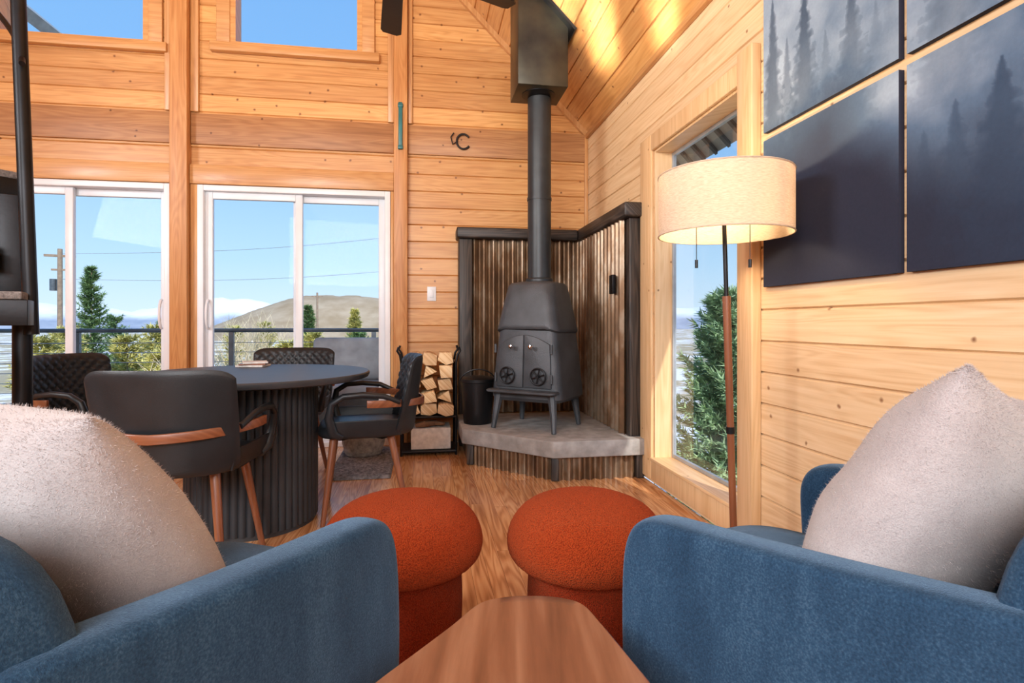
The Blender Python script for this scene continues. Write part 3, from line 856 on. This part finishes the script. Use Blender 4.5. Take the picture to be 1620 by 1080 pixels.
# ------------------------------------------------------------------ poufs
tex = bpy.data.textures.new('boucle_clouds', 'CLOUDS'); tex.noise_scale = .007; tex.noise_depth = 1
def pouf():
    e = thing('pouf_ottoman', (0, 0, 0), 0, 'rust orange boucle mushroom pouf', 'ottoman', group='pair of mushroom poufs')
    prof = [(0, .248), (.14, .243), (.20, .245), (.236, .262), (.252, .298), (.248, .338), (.228, .380), (.186, .418), (.12, .443), (.05, .452), (0.001, .454)]
    P = []
    for i in range(len(prof)-1):
        p0 = prof[max(i-1, 0)]; p1 = prof[i]; p2 = prof[i+1]; p3 = prof[min(i+2, len(prof)-1)]
        for k in range(5):
            t = k/5
            P.append(tuple(max(0, .5*((2*p1[d])+(-p0[d]+p2[d])*t+(2*p0[d]-5*p1[d]+4*p2[d]-p3[d])*t*t+(-p0[d]+3*p1[d]-3*p2[d]+p3[d])*t**3)) for d in (0, 1)))
    P.append(prof[-1])
    m = M(); m.lathe(P, n=160, close=False)
    o = m.make('cushion', BOUCLE, e, ang=180, recalc=True)
    m = M(); m.lathe([(0.01, 0), (.172, 0), (.182, .01)]+[(.182+.005*math.sin(i/10*math.pi), .01+.238*i/10) for i in range(1, 11)], n=120, close=False)
    o2 = m.make('base', BOUCLE2, e, ang=180)
    for x in (o, o2):
        d = x.modifiers.new('d', 'DISPLACE'); d.texture = tex; d.strength = .0035; d.mid_level = .5; d.texture_coords = 'LOCAL'
    return e
pf = pouf(); pf.location = (-.062, 1.80, 0)
dup(pf, (.515, 1.72, 0), rad(70))

# ------------------------------------------------------------------ side table
sd = thing('side_table', (.11, .70, 0), rad(-9.1), 'walnut side table with rounded triangular top', 'side table')
raw = [(.040, .320), (-.015, .314), (-.058, .290), (-.098, .22), (-.144, .145), (-.192, .068), (-.245, -.03), (-.262, -.13), (-.235, -.205), (-.13, -.24), (0, -.245), (.12, -.24), (.215, -.21), (.245, -.13), (.225, -.03), (.198, .068), (.176, .145), (.154, .22), (.130, .288), (.092, .313)]
def catm(P, k=6):
    o = []; n = len(P)
    for i in range(n):
        p0, p1, p2, p3 = P[i-1], P[i], P[(i+1) % n], P[(i+2) % n]
        for s in range(k):
            t = s/k
            o.append(tuple(.5*((2*p1[d])+(-p0[d]+p2[d])*t+(2*p0[d]-5*p1[d]+4*p2[d]-p3[d])*t*t+(-p0[d]+3*p1[d]-3*p2[d]+p3[d])*t**3) for d in (0, 1)))
    return o
R2 = catm(raw)
m = M(); m.loft([[(x*s, y*s, z) for x, y in R2] for s, z in ((.90, .458), (.98, .470), (1, .490), (.992, .497), (.975, .50), (.9, .50), (.45, .50), (.02, .50))])
m.make('tabletop', WALNUT, sd, ang=30)
for x, y in ((-.15, -.12), (.15, -.12), (.03, .17)):
    M().tube([(x*.8, y*.8, .47), (x*1.2, y*1.1, 0)], [.022, .013], 14).make('leg', WALNUT2, sd)

# ------------------------------------------------------------------ armchairs
def armchair():
    e = thing('armchair', (0, 0, 0), 0, 'blue chenille armchair with sloped rounded arms', 'armchair', group='pair of blue armchairs')
    W = .36
    prof = [(.335, .10), (.355, .30), (.362, .50), (.364, .57), (.358, .608), (.340, .636), (.310, .651), (.27, .657), (.20, .660), (0, .674), (-.2, .694), (-.36, .712), (-.36, .10)]
    for sx in (-1, 1):
        m = M(); rings = []
        for off, sh in ((.003, .022), (.005, .011), (.014, .002), (.042, 0), (.070, .002), (.080, .011), (.082, .022)):
            r = []
            for (y, z) in prof:
                yy = y-math.copysign(sh, y) if abs(y) > .25 else y
                zz = z-sh if z > .45 else z+sh*.5
                r.append((sx*(W-off+.014*math.sin(min(1, max(0, (z-.1)/.5))*math.pi)), yy, zz))
            rings.append(r)
        m.loft(rings); m.make('arm', BLUE, e, sub=2)
    m = M()
    def sr(s, z, fy=.47):
        pts = []
        for i in range(36):
            a = 2*math.pi*i/36; ca, sa = math.cos(a), math.sin(a); p = 5
            x = (W-.082)*s*math.copysign(abs(ca)**(2/p), ca); hy = (fy+.2)/2
            y = hy*s*math.copysign(abs(sa)**(2/p), sa)+(fy-.2)/2
            if y > .1: y += .02*(1-(x/.26)**2)
            pts.append((x, y, z))
        return pts
    m.loft([sr(.93, .305), sr(.98, .315), sr(1, .35), sr(1, .43), sr(.985, .465), sr(.93, .485), sr(.7, .497), sr(.3, .50), sr(.02, .50)])
    m.make('seat_cushion', BLUE, e, ang=80)
    m = M().bb(-W+.09, W-.09, -.30, .34, .12, .304); m.make('seat_base', BLUE, e, bevel=.02)
    m = M(); rings = []
    for y, s, dz in ((-.37, .93, .03), (-.36, .98, .012), (-.335, 1, 0), (-.262, 1, 0), (-.232, .98, .012), (-.217, .93, .04)):
        r = []
        for i in range(36):
            a = 2*math.pi*i/36; ca, sa = math.cos(a), math.sin(a); p = 5
            x = (W-.02)*s*math.copysign(abs(ca)**(2/p), ca); zz = .49+.335*s*math.copysign(abs(sa)**(2/p), sa)
            r.append((x, y-.08*(zz-.49)+(.06*(x/.3)**2 if y > -.3 else .03*(x/.3)**2), zz))
        rings.append(r)
    m.loft(rings); m.make('backrest', BLUE, e, ang=80)
    for sx in (-1, 1):
        for y in (.28, -.30):
            M().tube([(sx*.28, y, .13), (sx*.30, y*1.03, 0)], [.02, .012], 12).make('leg', WALNUT2, e)
    return e
LC = (-.532, .928); RC = (.843, .826)
LA, RA = rad(-30), rad(26.5)
ac = armchair(); ac.location = (*LC, 0); ac.rotation_euler = (0, 0, LA)
dup(ac, (*RC, 0), RA)

def pillow(loc, rot, label, size=.5, th=.2, seed=0):
    n = 72; m = M(); K = (n+1)**2
    def P(u, v, side):
        x = size/2*u*(1-.05*(1-v*v)); y = size/2*v*(1-.05*(1-u*u))
        t = th/2*math.sqrt(max(0, (1-abs(u)**2.2)*(1-abs(v)**2.2)))*(1-.14*v)
        nn = noise.fractal(Vector((u*1.1+seed, v*1.1, side*3)), 1, 2, 2)
        t += .010*nn*(1-u**4)*(1-v**4)
        return Vector((x, y, side*t))
    for side in (1, -1):
        for j in range(n+1):
            for i in range(n+1):
                u = math.sin(math.pi/2*(-1+2*i/n)); v = math.sin(math.pi/2*(-1+2*j/n))
                m.v.append(tuple(P(u, v, side)))
    for side in (0, 1):
        for j in range(n):
            for i in range(n):
                a = side*K+j*(n+1)+i
                m.f.append([a, a+1, a+n+2, a+n+1] if side == 0 else [a, a+n+1, a+n+2, a+1]); m.mi.append(0)
    o = m.make('throw_pillow', PILLOW, loc=loc, rot=rot, ang=180, recalc=False, label=label, cat='pillow', group='wool throw pillows on the armchairs')
    # short woolly nap standing off the cover
    rnd = random.Random(seed); f = M(); vs = []; fs = []
    for k in range(26000):
        side = 1 if rnd.random() < .72 else -1
        u = math.sin(math.pi/2*rnd.uniform(-.99, .99)); v = math.sin(math.pi/2*rnd.uniform(-.99, .99))
        p = P(u, v, side); e1 = P(min(.999, u+.01), v, side)-p; e2 = P(u, min(.999, v+.01), side)-p
        nr = e1.cross(e2)*side
        if nr.length < 1e-12: continue
        nr.normalize()
        d = (nr+Vector((rnd.uniform(-1, 1), rnd.uniform(-1, 1), rnd.uniform(-1, 1)))*.9).normalized()*rnd.uniform(.003, .007)
        w_ = d.cross(Vector((rnd.uniform(-1, 1), rnd.uniform(-1, 1), rnd.uniform(-1, 1)))).normalized()*.00035
        p = p-nr*.0005
        q0 = len(vs); vs += [tuple(p-w_), tuple(p+w_), tuple(p+d)]; fs.append((q0, q0+1, q0+2))
    f.add(vs, fs); f.make('wool_nap', FUZZ, o, smooth=False, recalc=False, kind='stuff')
    return o
def prot(rz, lean, roll):
    R = Matrix.Rotation(rz, 4, 'Z') @ Matrix.Rotation(rad(90)+lean, 4, 'X') @ Matrix.Rotation(roll, 4, 'Z')
    return R.to_euler()
def cl(c, rz, x, y): return (c[0]+x*math.cos(rz)-y*math.sin(rz), c[1]+x*math.sin(rz)+y*math.cos(rz))
p = cl(LC, LA, -.015, .015)
pillow((p[0], p[1], .675), prot(LA, rad(29), rad(0)), 'grey-cream wool pillow leaning in the blue armchair', size=.49, th=.24, seed=1)
p = cl(RC, RA, .03, .01)
pillow((p[0], p[1], .670), prot(RA, rad(23), rad(-12)), 'grey-taupe wool pillow with pointed top corner', size=.50, th=.25, seed=4)

# ------------------------------------------------------------------ ceiling fan
cf = thing('ceiling_fan', (-.146, 3.0, 2.9), 0, 'black five-blade ceiling fan on long downrod', 'ceiling fan')
M().lathe([(0, -.10), (.06, -.095), (.10, -.05), (.11, 0), (.09, .05), (.03, .08), (0, .08)], n=32).make('motor', BLACKM, cf)
M().cyl((0, 0, .07), (0, 0, 1.31), .013, .013, 12).make('downrod', BLACKM, cf)
for k in range(5):
    a = rad(104-9.1+72*k)
    R = Matrix.Rotation(a, 3, 'Z') @ Matrix.Rotation(rad(10), 3, 'X')
    m = M(); m.prism([(.10, -.03), (.2, -.055), (.70, -.068), (.73, -.04), (.73, .05), (.70, .065), (.2, .055), (.10, .03)], lambda x, y, d, R=R: tuple(R @ Vector((x, y, d))), -.006, .006)
    m.make('blade', BLACKM, cf)

# ------------------------------------------------------------------ spiral stair
sc_ = Vector((-2.3, 2.35, 0))
ss = thing('spiral_staircase', sc_, 0, 'black steel spiral staircase with carpeted treads', 'staircase')
M().cyl((0, 0, 0), (0, 0, 4.2), .05, .05, 24).make('column', BLACKM, ss)
hr = []
TR = .70
for k in range(13):
    z = .22*(k+1); a = rad(31+20*(k-4))
    if k >= 6: z += .13
    w = rad(13)
    if k == 6: w = rad(20)
    def wedge(r0, r1, z0, z1, ww):
        mm = M(); top = [(r0*math.cos(a-ww), r0*math.sin(a-ww))]+[(r1*math.cos(a-ww+2*ww*i/6), r1*math.sin(a-ww+2*ww*i/6)) for i in range(7)]+[(r0*math.cos(a+ww), r0*math.sin(a+ww))]
        mm.prism(top, lambda x, y, d: (x, y, d), z0, z1); return mm
    rr = TR+.03 if k == 4 else (TR+.05 if k == 6 else TR-.08)
    t = wedge(.04, rr, z-(.11 if k in (4, 6) else .085), z-.004, w).make('tread', BLACKM, ss, bevel=.003)
    wedge(.06, rr-.02, z-.003, z+.030, w*.97).make('tread_carpet', CARPET, t, bevel=.006)
    b0 = Vector(((rr-.02)*math.cos(a), (rr-.02)*math.sin(a), z-.05))
    if k not in (3, 4, 5): M().cyl(b0, b0+Vector((0, 0, .97)), .010, .010, 10).make('baluster', BLACKM, ss)
for i in range(40, 121):
    k = i/10; a = rad(31+20*(k-4)); hr.append(((TR-.01)*math.cos(a), (TR-.01)*math.sin(a), .22*(k+1)+1.02))
M().tube(hr, .012, 10).make('handrail', BLACKM, ss)
m = M(); P0 = Vector((-1.694, 2.741, .95))-sc_
m.tube([P0, P0+Vector((-.060, .013, 1.47)), P0+Vector((-.14, .03, 3.4))], .028, 14)
m.make('guard_post', BLACKM, ss)
M().box((-1.83+2.3, 2.84-2.35, 1.30), (.09, .03, .56), Matrix.Rotation(rad(28), 3, 'Z')).make('stringer_plate', BLACKM, ss, bevel=.004)
M().cyl((-1.735+2.3, 2.75-2.35, 0), (-1.735+2.3, 2.75-2.35, 1.0), .036, .036, 16).make('support_post', BLACKM, ss)

# ------------------------------------------------------------------ exterior
GZ = -2.6
def ground_mat():
    m, nt, b = newmat('snowy_ground')
    n = noise_t(nt, texco(nt), .22, 8, .65)
    n2 = noise_t(nt, texco(nt), 3., 6, .6)
    f = mth(nt, 'ADD', mth(nt, 'MULTIPLY', n, .8), mth(nt, 'MULTIPLY', n2, .2))
    nt.links.new(ramp(nt, f, [(.44, (.42, .36, .24)), (.50, (.54, .48, .36)), (.55, (.85, .88, .93))]), b.inputs['Base Color'])
    b.inputs['Roughness'].default_value = .9; b.inputs['Specular IOR Level'].default_value = .1
    return m
GM = ground_mat()
m = M(); m.add([(-900, -20, GZ), (900, -20, GZ), (900, 900, GZ), (-900, 900, GZ)], [(0, 1, 2, 3)])
m.make('ground', GM, smooth=False, kind='structure', label='patchy snow and dry grass ground', recalc=False)
def hillmat(name, lo, hi, snow, z0, z1, sc=.05):
    m, nt, b = newmat(name)
    tc = texco(nt); sp = nt.nodes.new('ShaderNodeSeparateXYZ'); nt.links.new(tc, sp.inputs[0])
    n = noise_t(nt, tc, sc, 8, .65)
    base = ramp(nt, noise_t(nt, tc, sc*3, 6, .6), [(.35, lo), (.65, hi)])
    k = nt.nodes.new('ShaderNodeMapRange'); nt.links.new(mth(nt, 'ADD', sp.outputs[2], mth(nt, 'MULTIPLY', mth(nt, 'SUBTRACT', n, .5), (z1-z0)*3.)), k.inputs[0])
    k.inputs[1].default_value = z0; k.inputs[2].default_value = z1
    nt.links.new(mixc(nt, k.outputs[0], base, snow), b.inputs['Base Color'])
    b.inputs['Roughness'].default_value = .95; b.inputs['Specular IOR Level'].default_value = .05
    return m
def ridge(name, D, azs, hf, depth, mat, label, rough=.12):
    m = M(); n = 160; k = 16
    for i in range(n+1):
        az = rad(azs[0]+(azs[1]-azs[0])*i/n)
        H = hf(math.degrees(az))
        for j in range(k+1):
            t = j/k
            d = D-depth+2*depth*t
            z = GZ-.2+max(0, H-GZ)*math.sin(math.pi*t)**1.3*(1+rough*noise.fractal(Vector((math.sin(az)*30, t*4, D)), 1, 2, 4))
            m.v.append((d*math.sin(az), d*math.cos(az), z))
    for i in range(n):
        for j in range(k):
            a = i*(k+1)+j; m.f.append([a, a+1, a+k+2, a+k+1]); m.mi.append(0)
    return m.make(name, mat, ang=180, label=label, cat='mountain' if 'mount' in name else 'hill', recalc=True)
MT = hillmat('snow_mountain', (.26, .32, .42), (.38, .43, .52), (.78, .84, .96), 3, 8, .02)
HL = hillmat('brown_hill', (.34, .26, .17), (.46, .37, .27), (.62, .62, .6), 14, 30, .06)
ridge('mountain_range', 420, (-50, 60), lambda a: 14+7*noise.fractal(Vector((a*.09, 3, 0)), 1, 2, 5), 60, MT, 'snow-covered distant mountain range')
def hh(a):
    p = 10.6*sstep(-24, -10.5, a)*(1-.12*sstep(-6, 4, a))+math.exp(-((a+9)/3.5)**2)*.6
    return GZ+p+.15*noise.fractal(Vector((a*.5, 1, 0)), 1, 2, 4)
ridge('hill', 155, (-30, 20), hh, 30, HL, 'rounded brown grassy hill beyond the trees', .04)

def conifer(x, y, h, R, zb=GZ, levels=20, nb=9, tufts=8, seed=1, mat=NEED, label='green pine tree outside the cabin', tl=.16, group=None, k5=5, pw=.6):
    rnd = random.Random(seed)
    e = thing('pine_tree', (x, y, zb), 0, label, 'tree', group=group)
    M().tube([(0, 0, 0), (0, 0, h*.97)], [h*.012+.02, .008], 8).make('trunk', POLEW, e)
    vs = []; fs = []
    for L in range(levels):
        t0 = .10+.88*(L/(levels-1))
        for b in range(nb):
            t = min(.98, max(.08, t0+rnd.uniform(-.02, .02))); z = h*t; r = R*(1-t)**pw+.04
            a = rnd.uniform(0, 6.283); rl = r*rnd.uniform(.5, 1.15)
            el = .25+.5*t
            for s in range(tufts):
                q_ = .1+.9*(s+rnd.random())/tufts
                p = Vector((math.cos(a)*rl*q_, math.sin(a)*rl*q_, z+rl*q_*(el*q_-.15)+rnd.uniform(-.04, .04)*h*.1))
                for k in range(k5):
                    d = Vector((math.cos(a)+rnd.uniform(-1, 1), math.sin(a)+rnd.uniform(-1, 1), rnd.uniform(-.3, 1.0))).normalized()*tl*rnd.uniform(.6, 1.2)
                    sd_ = d.cross(Vector((rnd.uniform(-1, 1), rnd.uniform(-1, 1), 1))).normalized()*tl*.12
                    o = len(vs); vs += [tuple(p-sd_), tuple(p+sd_), tuple(p+d)]; fs.append((o, o+1, o+2))
    m = M(); m.add(vs, fs); m.make('foliage', mat, e, smooth=False, recalc=False)
    return e
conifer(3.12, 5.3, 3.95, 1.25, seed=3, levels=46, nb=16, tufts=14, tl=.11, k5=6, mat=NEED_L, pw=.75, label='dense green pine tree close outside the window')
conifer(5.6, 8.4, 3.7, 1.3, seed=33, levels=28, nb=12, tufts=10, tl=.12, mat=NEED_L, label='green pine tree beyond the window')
def at(px, D):
    c = (px-810)/880; return (D*(.158+.987*c), D*(.987-.158*c))
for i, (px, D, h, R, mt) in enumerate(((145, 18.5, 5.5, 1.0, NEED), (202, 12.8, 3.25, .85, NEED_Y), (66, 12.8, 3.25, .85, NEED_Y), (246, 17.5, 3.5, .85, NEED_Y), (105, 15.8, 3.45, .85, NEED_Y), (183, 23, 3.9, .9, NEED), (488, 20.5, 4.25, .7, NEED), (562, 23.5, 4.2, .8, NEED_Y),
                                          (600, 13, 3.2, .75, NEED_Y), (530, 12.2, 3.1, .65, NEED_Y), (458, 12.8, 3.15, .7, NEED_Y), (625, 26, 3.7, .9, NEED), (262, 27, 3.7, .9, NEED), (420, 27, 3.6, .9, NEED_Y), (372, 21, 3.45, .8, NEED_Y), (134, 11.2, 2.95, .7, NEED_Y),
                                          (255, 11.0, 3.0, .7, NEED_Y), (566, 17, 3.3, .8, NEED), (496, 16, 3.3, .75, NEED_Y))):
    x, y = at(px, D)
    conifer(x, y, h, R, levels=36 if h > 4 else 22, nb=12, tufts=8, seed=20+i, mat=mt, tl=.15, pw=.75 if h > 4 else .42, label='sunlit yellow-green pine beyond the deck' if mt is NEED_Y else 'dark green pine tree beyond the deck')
for i, (px, D, h) in enumerate(((345, 11.0, 3.0), (395, 16.8, 3.7))):
    rnd = random.Random(90+i); m = M(); x, y = at(px, D)
    for k in range(90):
        a = rnd.uniform(0, 6.28); el = rnd.uniform(1.1, 1.55); L = h*rnd.uniform(.7, 1.05)
        d = Vector((math.cos(a)*math.cos(el), math.sin(a)*math.cos(el), math.sin(el)))
        p1 = d*L*.5; p2 = p1+(d+Vector((rnd.uniform(-.3, .3), rnd.uniform(-.3, .3), .2))).normalized()*L*.5
        m.tube([(0, 0, 0), p1, p2], [.018, .012, .004], 4)
        for s in range(14):
            q0 = p1.lerp(p2, rnd.random()); m.tube([q0, q0+(d+Vector((rnd.uniform(-1, 1), rnd.uniform(-1, 1), .3))).normalized()*.35], [.007, .003], 3)
    m.make('bare_shrub', TWIG, loc=(x, y, GZ), label='leafless tan shrub beyond the deck', cat='shrub', recalc=False)
x, y = at(95, 24)
up = thing('utility_pole', (x, y, GZ), 0, 'wooden utility pole with crossarms and transformer', 'utility pole')
M().cyl((0, 0, 0), (0, 0, 6.8), .11, .09, 12).make('pole', POLEW, up)
m = M(); m.box((0, 0, 6.5), (1.1, .08, .10), Matrix.Rotation(.3, 3, 'Z')); m.box((0, 0, 5.9), (.6, .08, .08), Matrix.Rotation(.3, 3, 'Z'))
m.make('crossarm', POLEW, up)
m = M(); m.cyl((-.26, 0, 5.0), (-.26, 0, 5.5), .13, .13, 12); m.make('transformer', GALV, up)
A = Vector((x, y, GZ))
for k, (z0, tx, tz) in enumerate(((6.6, 6.0, 5.4), (5.5, 6.0, 3.9))):
    m = M(); p0 = A+Vector((0, 0, z0)); x2, y2 = at(900, 22); p1 = Vector((x2, y2, tz))
    pts = []
    for i in range(21):
        t = i/20; p = p0.lerp(p1, t); p.z -= .5*math.sin(math.pi*t); pts.append(p-A)
    m.tube(pts, .009, 4); m.make('power_line', CABLE, up)
x, y = at(502, 60)
M().cyl((0, 0, 0), (0, 0, 6.9), .12, .1, 8).box((0, 0, 6.5), (1.2, .1, .1)).make('utility_pole', POLEW, loc=(x, y, GZ), label='small distant wooden utility pole', cat='utility pole')
m = M(); y = BY+.12
while y < 6.7:
    m.bb(-5.2, 1.0, y, y+.135, -.09, -.05); y += .142
m.bb(-5.2, 1.0, BY+.12, 6.7, -.3, -.1)
for px_ in (-5, -2.5, .8):
    for py_ in (5, 6.5): m.bb(px_-.07, px_+.07, py_-.07, py_+.07, GZ, -.3)
m.make('deck', DECKM, smooth=False, kind='structure', label='grey timber deck')
rl = thing('deck_railing', (-2.1, 6.6, -.05), 0, 'metal cable railing along the deck', 'railing')
M().tube([(-3.1, 0, .97), (3.1, 0, .97)], .022, 8).make('top_rail', GALV, rl)
for i in range(5):
    M().bb(-3.08+i*1.54-.025, -3.08+i*1.54+.025, -.02, .02, 0, .95).make('post', GALV, rl)
for i in range(8):
    M().tube([(-3.1, 0, .1+i*.105), (3.1, 0, .1+i*.105)], .004, 5).make('cable', CABLE, rl)
so = thing('patio_sofa', (-.72, 5.45, -.05), 0, 'grey cushioned wicker patio sofa on the deck', 'sofa')
m = M(); m.bb(-.42, .42, -.35, .38, .05, .38); m.bb(-.42, .42, .28, .38, .38, .80); m.bb(-.42, -.34, -.35, .28, .38, .62); m.bb(.34, .42, -.35, .28, .38, .62)
m.make('frame', WICK, so, bevel=.02)
M().bb(-.33, .33, -.34, .24, .385, .50).make('seat_cushion', CUSH, so, bevel=.04, seg=4)
M().box((0, .18, .70), (.66, .14, .42), Matrix.Rotation(rad(-12), 3, 'X')).make('back_cushion', CUSH, so, bevel=.05, seg=4)

# ------------------------------------------------------------------ world + lights
w = bpy.data.worlds.new('world'); S.world = w; w.use_nodes = True; nt = w.node_tree
bg = nt.nodes['Background']
sp = nt.nodes.new('ShaderNodeSeparateXYZ'); nt.links.new(texco(nt, 'Generated'), sp.inputs[0])
nt.links.new(ramp(nt, sp.outputs[2], [(0, (.66, .82, .95)), (.10, (.46, .70, .93)), (.32, (.22, .47, .84)), (1, (.10, .28, .68))]), bg.inputs[0])
bg.inputs[1].default_value = 1.22
def area(name, loc, target, sx, sy, e, col, spread=None):
    l = bpy.data.lights.new(name, 'AREA'); l.shape = 'RECTANGLE'; l.size = sx; l.size_y = sy; l.energy = e; l.color = col
    if spread: l.spread = rad(spread)
    o = bpy.data.objects.new(name, l); o.location = loc; COL.objects.link(o)
    o.rotation_euler = (Vector(target)-Vector(loc)).to_track_quat('-Z', 'Y').to_euler(); return o
sn = bpy.data.lights.new('sun', 'SUN'); sn.energy = 4.4; sn.angle = rad(.6); sn.color = (1, .95, .86)
o = bpy.data.objects.new('sun', sn); COL.objects.link(o)
o.rotation_euler = (-Vector((.22, -.75, .62))).to_track_quat('-Z', 'Y').to_euler()
area('fill_light', (-1.6, -2.2, 2.4), (-.2, 3, 1.0), 2.0, 1.3, 205, (.93, .97, 1))  # added fill lamps out of view, no fixtures of the room
area('fill_light', (.3, -1.9, 2.0), (.5, 1.6, .5), .9, .9, 42, (.92, .96, 1))
area('fill_light', (-3.9, 1.0, 2.6), (.9, 2.8, 1.0), 1.2, 1.0, 135, (.95, .97, 1))
area('fill_light', (-.9, 1.8, 2.5), (.3, 3.2, 4.5), 1.4, 1.4, 48, (1, .91, .76))
area('ceiling_streak_lamp', (-1.2, -.9, .9), (1.12, 3.45, 2.95), .10, .50, 2.4, (1, .93, .8), 3)  # narrow lamps added behind the camera to imitate reflected sun on the ceiling
area('ceiling_streak_lamp', (-1.5, -.9, .9), (.90, 3.62, 3.16), .07, .42, 1.5, (1, .93, .8), 3)
area('ceiling_streak_lamp', (-1.0, -.9, .9), (1.30, 2.9, 2.77), .06, .40, 1.0, (1, .93, .8), 3)

S.view_settings.view_transform = 'Standard'
S.view_settings.look = 'None'
S.view_settings.exposure = 0

cam = bpy.data.cameras.new('camera'); co = bpy.data.objects.new('camera', cam); COL.objects.link(co)
co.location = (0, 0, 1.0); co.rotation_euler = (rad(90), 0, rad(-9.1))
cam.sensor_width = 36; cam.lens = 880/1620*36; cam.shift_y = -29/1620; cam.clip_start = .03; cam.clip_end = 3000
S.camera = co
